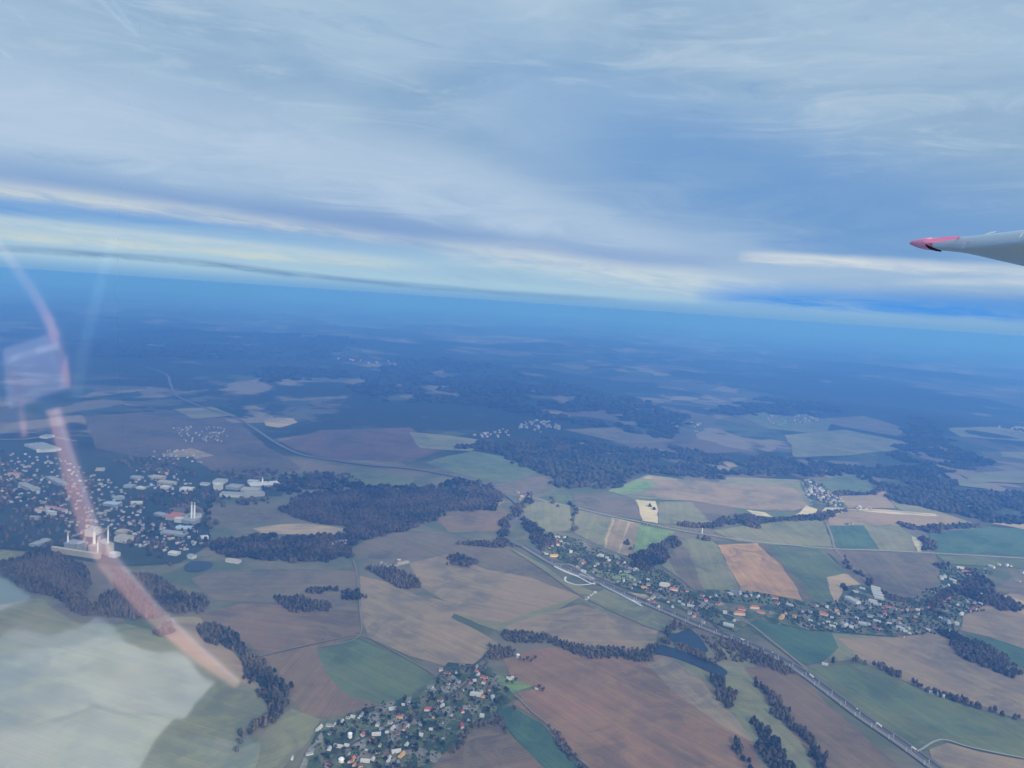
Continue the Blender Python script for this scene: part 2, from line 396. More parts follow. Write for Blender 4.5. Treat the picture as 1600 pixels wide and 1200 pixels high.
# centre-left slopes
fld('tan', [(395, 826), (440, 819), (480, 818), (545, 827), (520, 836), (450, 835), (410, 833)], ((395, 826), (540, 828)))
fld('mud', [(310, 800), (370, 790), (420, 795), (470, 800), (430, 815), (350, 815)])
fld('brown', [(684, 810), (700, 801), (745, 796), (790, 797), (798, 812), (775, 830), (700, 832)], ((690, 815), (790, 805)))
fld('olive', [(560, 772), (610, 770), (650, 778), (600, 784), (560, 780)])
fld('pale', [(700, 788), (740, 780), (790, 783), (770, 795), (715, 797)])
fld('mud', [(545, 862), (570, 845), (620, 832), (700, 834), (760, 848), (830, 874), (905, 925), (900, 935), (830, 907), (760, 892), (700, 872), (650, 872), (600, 874), (565, 872)], ((620, 835), (900, 930)))
fld('pale', [(640, 880), (700, 866), (760, 890), (830, 903), (908, 932), (880, 947), (830, 972), (780, 987), (705, 957), (700, 942), (655, 915)], ((700, 890), (900, 930)))
fld('greyg', [(712, 958), (750, 968), (785, 973), (850, 950), (900, 932), (882, 947), (832, 972), (780, 987)], ((712, 958), (880, 945)))
fld('olive', [(800, 858), (850, 882), (880, 905), (950, 932), (905, 928), (850, 892)])
fld('greyg', [(905, 935), (945, 920), (1000, 943), (1045, 968), (1042, 985), (1022, 990), (960, 970)], ((905, 935), (1040, 985)))
fld('pale', [(790, 980), (820, 968), (860, 955), (905, 945), (960, 962), (1000, 975), (1030, 985), (1025, 1005), (990, 1022), (930, 1016), (850, 997), (800, 990)], ((800, 985), (1020, 990)))
fld('mud', [(300, 905), (330, 892), (440, 888), (556, 893), (556, 940), (520, 952), (470, 945), (400, 942), (330, 937)], ((300, 905), (550, 900)))
fld('brown', [(312, 962), (380, 942), (470, 947), (560, 955), (564, 990), (520, 1001), (410, 1025), (380, 1002), (330, 985)], ((320, 960), (560, 990)))
fld('pale', [(562, 900), (610, 910), (650, 930), (720, 944), (705, 965), (760, 992), (783, 1008), (760, 1030), (730, 1046), (700, 1042), (640, 1026), (575, 997), (563, 960)], ((560, 930), (760, 1020)))
fld('brown', [(405, 1028), (520, 1001), (560, 996), (640, 1030), (684, 1062), (650, 1088), (590, 1103), (530, 1122), (480, 1122), (455, 1095), (440, 1055)], ((560, 1000), (480, 1110)))
fld('green', [(495, 1012), (560, 996), (640, 1030), (684, 1062), (655, 1086), (595, 1102), (545, 1090), (510, 1055)], ((510, 1010), (640, 1070)))
# south of the village
fld('greyg', [(430, 1215), (480, 1160), (500, 1125), (455, 1108), (430, 1125), (400, 1160), (330, 1185), (200, 1230), (430, 1260)], ((330, 1190), (500, 1130)))
fld('greyg', [(-80, 960), (60, 935), (150, 965), (240, 985), (330, 1035), (400, 1060), (425, 1100), (400, 1130), (350, 1185), (200, 1240), (-80, 1260)], ((0, 1000), (350, 1100)))
fld('pale', [(240, 985), (270, 965), (310, 965), (350, 1000), (390, 1050), (400, 1080), (330, 1040)])
fld('mud', [(70, 940), (150, 930), (170, 950), (200, 975), (120, 975)])
fld('mud', [(125, 885), (165, 885), (172, 935), (150, 955), (135, 925)])
fld('olive', [(-40, 862), (10, 858), (25, 870), (5, 895), (-40, 905)])
fld('brown', [(690, 1178), (730, 1145), (772, 1115), (800, 1150), (840, 1190), (900, 1250), (560, 1260), (640, 1215)], ((700, 1180), (800, 1160)))
fld('red', [(786, 1030), (830, 1015), (870, 1012), (940, 1024), (1000, 1030), (1040, 1022), (1090, 1048), (1112, 1080), (1155, 1120), (1185, 1160), (1210, 1260), (1000, 1260), (935, 1215), (905, 1185), (872, 1162), (850, 1132), (800, 1100), (835, 1077), (800, 1062)], ((830, 1070), (1120, 1230)))
fld('pale', [(1010, 1035), (1045, 1024), (1088, 1050), (1110, 1082), (1150, 1122), (1178, 1160), (1120, 1130), (1050, 1080)], ((1030, 1035), (1150, 1140)))
fld((.245, .145, .100), [(806, 1082), (850, 1075), (890, 1090), (960, 1130), (1060, 1200), (1080, 1230), (1000, 1210), (900, 1150), (840, 1112)], ((820, 1080), (1000, 1200)))
fld('lite', [(768, 1052), (800, 1062), (834, 1073), (800, 1084), (780, 1083), (765, 1068)])
fld('teal', [(774, 1110), (798, 1103), (850, 1134), (872, 1164), (905, 1187), (960, 1250), (900, 1250), (840, 1190), (800, 1150)], ((780, 1110), (900, 1200)))
# valley floor and east bank
fld('greyg', [(1040, 975), (1110, 990), (1160, 1012), (1180, 1042), (1250, 1112), (1350, 1250), (1200, 1260), (1180, 1160), (1140, 1112), (1100, 1062), (1035, 1020)], ((1100, 1010), (1300, 1200)))
fld('mud', [(1085, 985), (1110, 985), (1128, 1010), (1130, 1030), (1115, 1022), (1095, 1000)])
fld('olive', [(1120, 1062), (1150, 1050), (1170, 1070), (1180, 1110), (1165, 1128), (1150, 1100)])
fld('brown', [(1162, 1044), (1200, 1040), (1245, 1052), (1290, 1098), (1345, 1145), (1470, 1260), (1300, 1260), (1250, 1160), (1200, 1100)], ((1170, 1045), (1420, 1230)))
fld('teal', [(1165, 960), (1200, 968), (1260, 985), (1330, 990), (1330, 1012), (1290, 1034), (1260, 1040), (1210, 1010), (1175, 985)], ((1165, 965), (1300, 1030)))
fld('greyg', [(1300, 990), (1400, 997), (1420, 1008), (1370, 1030), (1285, 1036), (1310, 1012)], ((1300, 990), (1380, 1030)))
fld('pale', [(1310, 998), (1400, 997), (1470, 987), (1510, 1012), (1560, 1042), (1700, 1075), (1700, 1140), (1600, 1128), (1500, 1100), (1440, 1076), (1400, 1060), (1350, 1036)], ((1320, 1000), (1600, 1120)))
fld('og', [(1252, 1046), (1300, 1038), (1350, 1038), (1400, 1060), (1450, 1082), (1530, 1110), (1700, 1148), (1700, 1205), (1560, 1180), (1480, 1160), (1450, 1172), (1428, 1176), (1340, 1112)], ((1260, 1046), (1450, 1170)))
fld('green', [(1290, 1050), (1350, 1045), (1440, 1090), (1560, 1150), (1480, 1150), (1380, 1110)], ((1260, 1046), (1450, 1170)))
fld('pale', [(1452, 1172), (1480, 1161), (1530, 1175), (1700, 1205), (1700, 1290), (1520, 1260), (1460, 1200)], ((1460, 1170), (1700, 1230)))
fld('pale', [(1500, 985), (1505, 962), (1545, 937), (1600, 920), (1700, 905), (1700, 1035), (1600, 1016), (1550, 997)], ((1510, 960), (1700, 1000)))
fld('tan', [(1536, 935), (1570, 930), (1620, 945), (1700, 965), (1700, 990), (1600, 960)], ((1540, 935), (1700, 975)))
fld('mud', [(1545, 925), (1590, 898), (1700, 885), (1700, 950), (1600, 930)])
fld('teal', [(1508, 990), (1560, 1000), (1610, 1018), (1700, 1045), (1700, 1068), (1590, 1040), (1540, 1016)], ((1510, 990), (1700, 1050)))
# terrace north of the valley
fld('greyg', [(812, 800), (836, 783), (862, 784), (891, 792), (894, 829), (857, 832), (822, 812)], ((836, 785), (840, 830)))
fld('og', [(843, 777), (871, 767), (893, 770), (896, 792), (871, 788)])
fld('mud', [(896, 770), (992, 780), (1004, 813), (961, 807), (899, 794)], ((896, 780), (1000, 800)))
fld('greyg', [(899, 796), (958, 810), (944, 856), (930, 850), (897, 833)], ((930, 805), (915, 845)))
fld('tan', [(955, 809), (1000, 819), (983, 870), (942, 856)])
fld('pale', [(960, 811), (981, 816), (964, 864), (946, 857)], ((970, 812), (952, 860)))
fld('pale', [(985, 817), (998, 819), (985, 868), (969, 864)])
fld('lite', [(999, 820), (1056, 831), (1036, 841), (1031, 855), (989, 867)], ((999, 820), (989, 860)))
fld('cream', [(993, 781), (1027, 784), (1028, 818), (1004, 814)])
fld('greyg', [(1028, 784), (1082, 784), (1110, 790), (1112, 816), (1059, 821), (1029, 818)], ((1040, 785), (1045, 820)))
fld('mud', [(1080, 784), (1144, 792), (1158, 805), (1110, 817)], ((1080, 784), (1150, 800)))
fld('greyg', [(950, 767), (1011, 742), (1060, 748), (1121, 754), (1130, 745), (1250, 750), (1264, 770), (1268, 790), (1240, 800), (1160, 796), (1080, 783), (990, 780)], ((1000, 750), (1250, 760)))
fld('pale', [(1022, 748), (1060, 750), (1125, 756), (1240, 762), (1262, 790), (1240, 798), (1160, 794), (1080, 782), (1005, 774)], ((1000, 755), (1250, 775)))
fld('lite', [(950, 768), (998, 750), (1030, 754), (1012, 766), (972, 773)])
fld('tan', [(1003, 748), (1015, 743), (1060, 749), (1058, 752)])
fld('green', [(1142, 794), (1165, 797), (1172, 806), (1160, 806)])
fld('cream', [(1166, 797), (1195, 801), (1208, 808), (1180, 806)])
fld('green', [(1195, 801), (1240, 802), (1240, 808), (1208, 808)])
fld('green', [(1282, 749), (1330, 742), (1350, 745), (1364, 763), (1361, 770), (1307, 774), (1291, 763)], ((1282, 749), (1360, 765)))
fld('pale', [(1310, 776), (1361, 773), (1383, 767), (1389, 782), (1400, 795), (1324, 794)])
fld('greyg', [(1389, 779), (1459, 797), (1521, 818), (1503, 822), (1440, 806), (1403, 796)], ((1389, 779), (1510, 818)))
fld('pale', [(1294, 806), (1322, 797), (1381, 796), (1459, 803), (1503, 812), (1473, 825), (1403, 822), (1293, 822)], ((1300, 800), (1480, 815)))
fld('cream', [(1320, 796), (1381, 797), (1459, 803), (1464, 807), (1390, 803)], ((1320, 796), (1460, 805)))
fld('cream', [(1243, 805), (1260, 790), (1277, 796), (1274, 803), (1257, 807)])
fld('cream', [(1277, 808), (1291, 793), (1317, 791), (1317, 801), (1291, 811)])
fld('teal', [(1292, 822), (1350, 821), (1372, 857), (1319, 857), (1302, 854)], ((1300, 825), (1312, 855)))
fld('greyg', [(1351, 821), (1403, 822), (1426, 838), (1431, 863), (1372, 860)], ((1360, 825), (1385, 860)))
fld('cream', [(1424, 838), (1440, 843), (1444, 862), (1433, 863)])
fld('teal', [(1451, 835), (1502, 829), (1544, 824), (1700, 832), (1700, 875), (1600, 869), (1465, 865)], ((1460, 835), (1650, 840)))
fld('tan', [(1548, 818), (1577, 814), (1620, 822), (1700, 836), (1600, 827)])
fld('greyg', [(1112, 830), (1160, 822), (1220, 813), (1285, 812), (1302, 855), (1206, 852), (1150, 846)], ((1160, 820), (1200, 850)))
fld('greyg', [(1060, 845), (1100, 838), (1121, 852), (1158, 922), (1090, 925), (1068, 910), (1035, 885)], ((1090, 842), (1125, 920)))
fld('mud', [(1042, 870), (1060, 850), (1075, 860), (1100, 925), (1085, 925), (1062, 906)], ((1060, 850), (1092, 920)))
fld((.38, .225, .135), [(1121, 852), (1184, 849), (1222, 885), (1262, 940), (1240, 942), (1205, 930), (1158, 922)], ((1150, 850), (1225, 935)))
fld('green', [(1184, 852), (1285, 857), (1324, 897), (1293, 903), (1303, 943), (1268, 943), (1220, 882)], ((1200, 855), (1285, 940)))
fld('mud', [(1184, 851), (1202, 853), (1262, 925), (1270, 943), (1258, 943), (1222, 885)], ((1190, 852), (1265, 940)))
fld('tan', [(1293, 903), (1319, 897), (1347, 903), (1344, 914), (1319, 917), (1309, 943), (1302, 943), (1296, 920)])
fld('mud', [(1288, 859), (1319, 862), (1385, 926), (1389, 935), (1347, 915), (1324, 897)], ((1290, 860), (1385, 930)))
fld('mud', [(1320, 861), (1459, 867), (1468, 883), (1468, 914), (1445, 931), (1411, 940), (1389, 930), (1352, 893)], ((1340, 865), (1400, 930)))
fld('og', [(1465, 869), (1600, 875), (1700, 882), (1640, 892), (1560, 886), (1480, 882)])
fld('greyg', [(1500, 742), (1560, 737), (1700, 734), (1700, 755), (1580, 756), (1520, 753)], ((1500, 742), (1700, 745)))
fld('greyg', [(1490, 751), (1530, 749), (1546, 757), (1545, 765), (1500, 760)])
fld('greyg', [(1470, 777), (1495, 780), (1532, 781), (1534, 792), (1496, 793)])
# settlement grounds
def parcel_material():
    m_, n, b = new_mat('garden_parcels'); pos = n.new('ShaderNodeNewGeometry').outputs['Position']
    v = n.new('ShaderNodeTexVoronoi'); n.put(v.inputs['Vector'], n.scalev(pos, (1, .55, 0), (0, 0, R(35)))); v.inputs['Scale'].default_value = .045
    s_ = n.new('ShaderNodeSeparateColor'); n.put(s_.inputs[0], v.outputs['Color'])
    r = n.new('ShaderNodeValToRGB'); n.put(r.inputs[0], s_.outputs[0]); r.color_ramp.interpolation = 'CONSTANT'; e = r.color_ramp.elements
    cols = [(.055, .085, .045), (.10, .125, .065), (.14, .15, .09), (.07, .10, .055), (.17, .15, .11), (.045, .07, .04), (.12, .14, .08), (.22, .21, .18)]
    while len(e) < len(cols): e.new(.5)
    for i, c in enumerate(cols): e[i].position = i/len(cols); e[i].color = (*c, 1)
    f = n.noise(pos, .09, 5, .7, .5)
    n.put(b.inputs['Base Color'], n.mix(n.ss(f, .3, .7), n.mix(1.0, r.outputs[0], (.6, .65, .62), 'MULTIPLY'), n.mix(1.0, r.outputs[0], (1.3, 1.3, 1.25), 'MULTIPLY')))
    return m_
M_parcel = parcel_material()
def grd(pts, c='garden'): sheet('village_green', pts, M_parcel)
grd([(468, 1260), (470, 1200), (500, 1128), (560, 1110), (640, 1090), (682, 1060), (700, 1036), (760, 1040), (792, 1075), (806, 1090), (772, 1116), (735, 1145), (690, 1180), (640, 1240), (600, 1262)])
grd([(838, 848), (870, 836), (905, 843), (960, 866), (1030, 893), (1085, 922), (1160, 922), (1205, 930), (1262, 942), (1320, 940), (1330, 915), (1345, 915), (1390, 936), (1445, 931), (1470, 912), (1470, 886), (1540, 888), (1545, 930), (1505, 962), (1500, 985), (1400, 995), (1260, 985), (1180, 968), (1150, 988), (1060, 950), (1000, 928), (925, 898), (850, 870)])
fld('green', [(1110, 930), (1200, 933), (1215, 944), (1150, 948), (1110, 940)])
fld('lite', [(930, 893), (985, 898), (1000, 910), (960, 905)])
fld('tan', [(980, 926), (1008, 930), (1035, 950), (1020, 948), (995, 938)])
grd([(1248, 752), (1265, 748), (1290, 762), (1308, 774), (1325, 794), (1290, 793), (1268, 790), (1258, 770)])
fld('town', [(-80, 690), (60, 690), (150, 715), (300, 715), (330, 735), (440, 752), (440, 775), (330, 775), (320, 800), (330, 850), (280, 880), (180, 885), (60, 865), (-80, 850)])
fld('mud', [(262, 790), (300, 785), (322, 800), (315, 812), (270, 812)])
# water
M_water, n, b = new_mat('pond_water'); b.inputs['Base Color'].default_value = (.012, .024, .030, 1); b.inputs['Roughness'].default_value = .3; b.inputs['Specular IOR Level'].default_value = .25
bp = n.new('ShaderNodeBump'); bp.inputs['Strength'].default_value = .25; n.put(bp.inputs['Height'], n.noise(n.new('ShaderNodeNewGeometry').outputs['Position'], .3, 3)); n.put(b.inputs['Normal'], bp.outputs[0])
for P in ([(1040, 985), (1052, 992), (1078, 982), (1092, 995), (1110, 1018), (1098, 1022), (1070, 1012), (1040, 1000)],
          [(1010, 1008), (1030, 1006), (1060, 1016), (1095, 1028), (1125, 1042), (1138, 1052), (1125, 1062), (1108, 1050), (1090, 1042), (1060, 1030), (1025, 1022)],
          [(288, 884), (300, 877), (332, 879), (330, 886), (312, 894), (292, 893)], [(292, 936), (312, 930), (326, 936), (315, 950), (294, 955)]):
    NF[0] += 1; sheet('pond', P, M_water, None, z=.02*NF[0], rnd=True)
# roads
M_asph = plain('asphalt', (.075, .075, .078), .9, .2, .25, .05); M_conc = plain('pale_concrete_road', (.30, .295, .27), .9, .2, .15, .05)
M_track = plain('dirt_track', (.22, .19, .14), .95, .1, .25, .05); M_ball = plain('railway_ballast', (.17, .155, .14), .95, .1, .3, .3)
M_asph2 = plain('worn_asphalt', (.13, .13, .13), .9, .2, .2, .02); M_steel = plain('weathered_steel', (.30, .28, .26), .5, .5, .2, 1.0)
def path(pts, n=10, far=False):
    Q = [at(x, y) for x, y in pts]; Q = [Vector((p.x, p.y, 0)) for p in Q]; out = []
    for i in range(len(Q)-1):
        p0 = Q[max(0, i-1)]; p1 = Q[i]; p2 = Q[i+1]; p3 = Q[min(len(Q)-1, i+2)]
        for k in range(n):
            t = k/n
            out.append(.5*((2*p1)+(p2-p0)*t+(2*p0-5*p1+4*p2-p3)*t*t+(3*p1-p0-3*p2+p3)*t**3))
    out.append(Q[-1]); return out
RZ = [0]
def ribbon(name, P, w0, w1, mat, z, kind='structure', h=0.0):
    """flat strip between offsets w0 and w1 of a path (left is +)"""
    V = []; Fc = []
    for i, p in enumerate(P):
        t = (P[min(i+1, len(P)-1)]-P[max(0, i-1)]).normalized(); nn = Vector((-t.y, t.x, 0)); zz = z + (hgt(p.x, p.y)+2 if p.length > 5600 else 0)
        for o_ in (w1, w0): q = p+nn*o_; V.append((q.x, q.y, zz))
    for i in range(len(P)-1): a = 2*i; Fc.append((a, a+1, a+3, a+2))
    o = mesh_obj(name, V, Fc, mat); return tag(o, None, None, None, kind)
def road(pts, w, mat, name='road', n=10):
    RZ[0] += 1; return ribbon(name, path(pts, n), -w/2, w/2, mat, G0-.15+.012*RZ[0])
MAIN = [(812, 852), (838, 868), (866, 884), (900, 898), (935, 912), (975, 931), (1010, 945), (1050, 962), (1080, 975), (1120, 991), (1160, 1006), (1200, 1024), (1240, 1046), (1290, 1082), (1340, 1120), (1390, 1154), (1440, 1190), (1520, 1250)]
rail = path(MAIN, 8)
ribbon('railway_bed', rail, -8, 8, M_ball, G0+.02)
for s in (-1, 1): ribbon('railway_track', rail, s*2.4-.9, s*2.4+.9, M_steel, G0+.12)
mway = [p + Vector((0, 0, 0)) for p in rail]
ribbon('road_verge', rail, 10, 30, plain('verge_grass', (.13, .135, .09), .95, .05, .3, .03), G0-.4)
ribbon('motorway', rail, 13, 24, M_asph, G0-.2)
ribbon('road_edge_line', rail, 24, 25.2, M_conc, G0-.16)
ribbon('road_edge_line', rail, 12, 13, M_conc, G0-.16)
M_brt = plain('bright_new_concrete', (.62, .61, .57), .8, .2, .1, .05)
road([(866, 886), (884, 895), (905, 903), (920, 911), (930, 914)], 7, M_brt)
road([(884, 902), (883, 908), (890, 912), (904, 915), (920, 914), (932, 912), (945, 918), (975, 933), (1003, 948)], 7, M_brt)
road([(866, 882), (890, 883), (900, 888), (912, 896), (930, 906)], 6, M_conc)
AV = [(822, 776), (850, 783), (900, 794), (960, 808), (1010, 818), (1060, 829), (1110, 837), (1150, 843), (1220, 851), (1300, 858), (1380, 861), (1460, 865), (1530, 869), (1600, 873), (1720, 880)]
road(AV, 12, M_conc)
road([(1290, 815), (1300, 840), (1305, 858), (1325, 880), (1345, 900), (1368, 922), (1390, 938), (1400, 950)], 9, M_track)
road([(1090, 950), (1108, 968), (1125, 985), (1140, 1000)], 7, M_asph)
road([(1130, 958), (1170, 975), (1200, 998), (1240, 1030), (1262, 1048)], 9, M_track)
road([(-60, 686), (30, 687), (75, 683), (120, 690)], 14, M_conc)
hw = path([(215, 570), (258, 585), (266, 600), (275, 618), (305, 633), (335, 643), (370, 654), (400, 672), (430, 692), (470, 711), (520, 720), (580, 728), (640, 733), (700, 743), (750, 755), (785, 770), (815, 800), (785, 830), (790, 842), (815, 855)], 14)
ribbon('motorway', hw, -11, 11, M_asph2, G0+2)
road([(500, 1012), (560, 996), (562, 950), (558, 900), (552, 875)], 4, M_track, 'track')
road([(684, 1060), (700, 1046), (740, 1040), (765, 1018), (775, 1010)], 7, M_asph)
road([(490, 1215), (540, 1170), (600, 1140), (660, 1115), (700, 1090), (735, 1065), (762, 1035)], 6, M_asph)
road([(405, 1026), (520, 1000), (562, 994), (600, 1010), (684, 1058)], 3.5, M_track, 'track')
road([(804, 1086), (830, 1112), (858, 1135), (880, 1165), (905, 1187), (940, 1215)], 5, M_track, 'track')
road([(800, 860), (850, 892), (905, 930), (1000, 975), (1040, 988)], 5, M_track, 'track')
road([(1430, 1176), (1440, 1172), (1460, 1160), (1480, 1158), (1530, 1172), (1700, 1205)], 5, M_conc, 'track')
road([(1110, 938), (1160, 945), (1230, 955), (1320, 968), (1400, 962), (1470, 945), (1500, 915), (1530, 890)], 7, M_asph)
road([(860, 850), (900, 868), (950, 893), (1000, 910), (1050, 925), (1090, 950)], 6, M_asph)
road([(1315, 796), (1345, 798), (1400, 800), (1460, 806)], 6, M_track, 'track')

# ------------------------------------------------------------------ woods
def lump(seed, n_seg=6, rings=3):
    """rough crown template: closed, uneven, unit height, unit radius"""
    r = random.Random(seed); V = [(0, 0, 1.0)]
    for j in range(rings):
        z = 1-(j+1)/(rings+.3); rad = math.sin(math.acos(max(0, min(1, z)))*1.0)
        for k in range(n_seg):
            a = 2*math.pi*(k+.5*(j % 2))/n_seg; q = rad*r.uniform(.62, 1.15)
            V.append((q*math.cos(a), q*math.sin(a), max(0, z+r.uniform(-.14, .14))))
    Fc = [(0, 1+k, 1+(k+1) % n_seg) for k in range(n_seg)]
    for j in range(rings-1):
        a = 1+j*n_seg; b_ = a+n_seg
        for k in range(n_seg):
            k2 = (k+1) % n_seg; Fc.append((a+k, b_+k, b_+k2)); Fc.append((a+k, b_+k2, a+k2))
    return np.array(V), np.array(Fc)
LUMPS = [lump(i) for i in range(5)]; LOWL = [lump(20+i, 5, 2) for i in range(4)]
def wood(name, polys, spacing, rad, hh, cols, low=False, label=None, holes=0.0, clr=0.0, G=G0-.6):
    """a mass of tree crowns filling polygons of ground"""
    VV, FF, CC = [], [], []; k0 = 0; T = LOWL if low else LUMPS
    for P in polys:
        Q = [at(x, y) for x, y in P]
        q = [(p.x, p.y) for p in Q]; xs = [p[0] for p in q]; ys = [p[1] for p in q]
        nx = int((max(xs)-min(xs))/spacing)+2; ny = int((max(ys)-min(ys))/spacing)+2
        X, Y = np.meshgrid(min(xs)+np.arange(nx)*spacing, min(ys)+np.arange(ny)*spacing)
        X = X.ravel()+rng.uniform(-.5, .5, X.size)*spacing; Y = Y.ravel()+rng.uniform(-.5, .5, Y.size)*spacing
        # uneven outline
        wob = spacing*1.6
        X2 = X+wob*np.sin(Y/spacing*.31+X/spacing*.13); Y2 = Y+wob*np.sin(X/spacing*.27)
        k = inside(q, X2, Y2)
        if holes: k &= rng.random(X.size) > holes
        else:       # frayed edges and small clearings
            fr = np.array([noise.noise(Vector((a/(9*spacing), b_/(9*spacing), 2.2)))+.5*noise.noise(Vector((a/(3*spacing), b_/(3*spacing), 5.5))) for a, b_ in zip(X, Y)])
            wz = spacing*2.4; X3 = X+wz*fr*2.2; Y3 = Y+wz*fr[::-1]*1.2
            jx, jy = rng.normal(0, spacing*.8, (2, X.size))
            k &= inside(q, X+wz*fr*1.5+jx, Y-wz*fr*1.5+jy) & (fr > -.52+.2*clr) & (rng.random(X.size) > .06)
        px, py = proj_np(X, Y); k &= (px > -60) & (px < 1660) & (py < 1260)
        X, Y = X[k], Y[k]; n_ = len(X)
        if n_ == 0: continue
        Z = np.array([hgt(a, b_) for a, b_ in zip(X, Y)]) if math.hypot(max(map(abs, xs)), max(map(abs, ys))) > 5000 else np.zeros(n_)
        sel = rng.integers(0, len(T), n_); ang = rng.uniform(0, 6.28, n_); s = rng.uniform(.7, 1.3, n_); hs_ = rng.uniform(.65, 1.3, n_)*hh
        # stands: neighbouring trees share height and tint
        st = np.sin(X/71+3*np.sin(Y/113))*np.cos(Y/83+2*np.sin(X/97)); hs_ = hs_*(1+.22*st)
        mixv = np.clip(.5+.45*st+rng.normal(0, .28, n_), 0, 1)
        c0, c1 = np.array(cols[0]), np.array(cols[1]); colr = c0+(c1-c0)*mixv[:, None]
        for t in range(len(T)):
            m_ = sel == t; nt_ = int(m_.sum())
            if not nt_: continue
            V, Fc = T[t]; ca, sa = np.cos(ang[m_])[:, None], np.sin(ang[m_])[:, None]; rr = (s[m_]*rad)[:, None]
            vx = (V[:, 0]*ca-V[:, 1]*sa)*rr+X[m_][:, None]; vy = (V[:, 0]*sa+V[:, 1]*ca)*rr+Y[m_][:, None]
            vz = V[:, 2][None]*hs_[m_][:, None]+G+Z[m_][:, None]
            VV.append(np.stack([vx, vy, vz], -1).reshape(-1, 3))
            FF.append((Fc[None]+(np.arange(nt_)*len(V))[:, None, None]).reshape(-1, 3)+k0); k0 += nt_*len(V)
            CC.append(np.repeat(np.concatenate([colr[m_], np.ones((nt_, 1))], 1), len(V), 0))
    o = mesh_obj(name, np.concatenate(VV), np.concatenate(FF), M_wood, colr=np.concatenate(CC))
    tag(o, label, None, None, 'stuff'); return o
DK = ((.024, .034, .024), (.120, .104, .076)); BR = ((.018, .027, .018), (.090, .076, .056)); GY = ((.05, .055, .04), (.14, .12, .095))
near_woods = [
 [(308, 985), (340, 973), (375, 995), (388, 1018), (412, 1030), (432, 1060), (456, 1080), (455, 1105), (430, 1122), (400, 1152), (360, 1182), (398, 1132), (418, 1105), (392, 1062), (360, 1022), (322, 1002)],
 [(0, 880), (60, 862), (110, 872), (135, 882), (140, 920), (150, 945), (175, 925), (180, 890), (250, 905), (300, 928), (292, 960), (240, 967), (180, 967), (140, 970), (100, 947), (60, 932), (0, 902)],
 [(695, 868), (720, 865), (745, 880), (735, 889), (705, 883)],
 [(568, 890), (620, 886), (650, 905), (662, 922), (630, 922), (600, 907)],
 [(415, 937), (470, 930), (520, 945), (524, 955), (480, 962), (440, 952)], [(522, 925), (562, 924), (568, 938), (535, 942)], [(470, 919), (520, 916), (528, 926), (480, 928)],
 [(228, 992), (245, 982), (275, 978), (270, 990), (240, 998)], [(292, 945), (300, 932), (325, 935), (328, 945), (300, 962)],
 [(1033, 1012), (1020, 1022), (1036, 1000), (1048, 975), (1062, 965), (1058, 980), (1042, 1000)],
 [(1106, 1055), (1132, 1058), (1137, 1075), (1152, 1092), (1157, 1116), (1140, 1116), (1120, 1088), (1105, 1070)],
 [(1162, 1130), (1185, 1118), (1200, 1145), (1232, 1160), (1250, 1250), (1210, 1250), (1188, 1160)],
 [(1140, 1150), (1165, 1163), (1182, 1210), (1160, 1210)],
 [(1180, 1050), (1202, 1080), (1242, 1120), (1290, 1178), (1318, 1240), (1296, 1240), (1252, 1162), (1202, 1108), (1176, 1066)],
 [(1160, 1010), (1210, 1030), (1232, 1045), (1200, 1042), (1172, 1030)],
 [(1470, 990), (1500, 988), (1522, 1010), (1560, 1038), (1598, 1052), (1578, 1062), (1530, 1046), (1492, 1022), (1478, 1002)],
 [(1350, 1035), (1372, 1037), (1402, 1054), (1398, 1060), (1370, 1046)], [(1402, 1054), (1452, 1078), (1530, 1103), (1610, 1122), (1610, 1130), (1530, 1110), (1448, 1084)], [(1262, 1036), (1300, 1033), (1352, 1034), (1350, 1039), (1300, 1038)],
]
wood('woodland', near_woods, 8.5, 5.2, 12, DK, clr=-1.2)
wood('riverside_scrub', [
 [(780, 985), (800, 983), (880, 1003), (950, 1015), (1010, 1014), (1030, 995), (1038, 1002), (1012, 1030), (980, 1036), (940, 1030), (870, 1012), (800, 1000)],
 [(755, 1010), (800, 1008), (800, 1020), (760, 1040)],
 [(850, 1128), (868, 1152), (876, 1166), (905, 1184), (935, 1212), (925, 1222), (893, 1186), (866, 1172), (856, 1150)],
 [(800, 1150), (772, 1116), (735, 1146), (690, 1180), (700, 1184), (740, 1156), (770, 1128)],
 [(1112, 990), (1150, 1003), (1195, 1025), (1235, 1050), (1225, 1056), (1190, 1046), (1160, 1036), (1135, 1030), (1128, 1010)],
 [(1045, 988), (1062, 978), (1080, 980), (1074, 987), (1056, 993)], [(1095, 992), (1112, 996), (1128, 1020), (1132, 1034), (1118, 1030), (1108, 1012)], [(1042, 1006), (1070, 1014), (1100, 1024), (1130, 1038), (1128, 1042), (1096, 1030), (1060, 1019)], [(1512, 1004), (1530, 1002), (1600, 1044), (1592, 1050), (1540, 1020)], [(1365, 920), (1385, 925), (1410, 938), (1396, 942), (1375, 934)]], 8, 4.0, 8, GY, holes=.28)
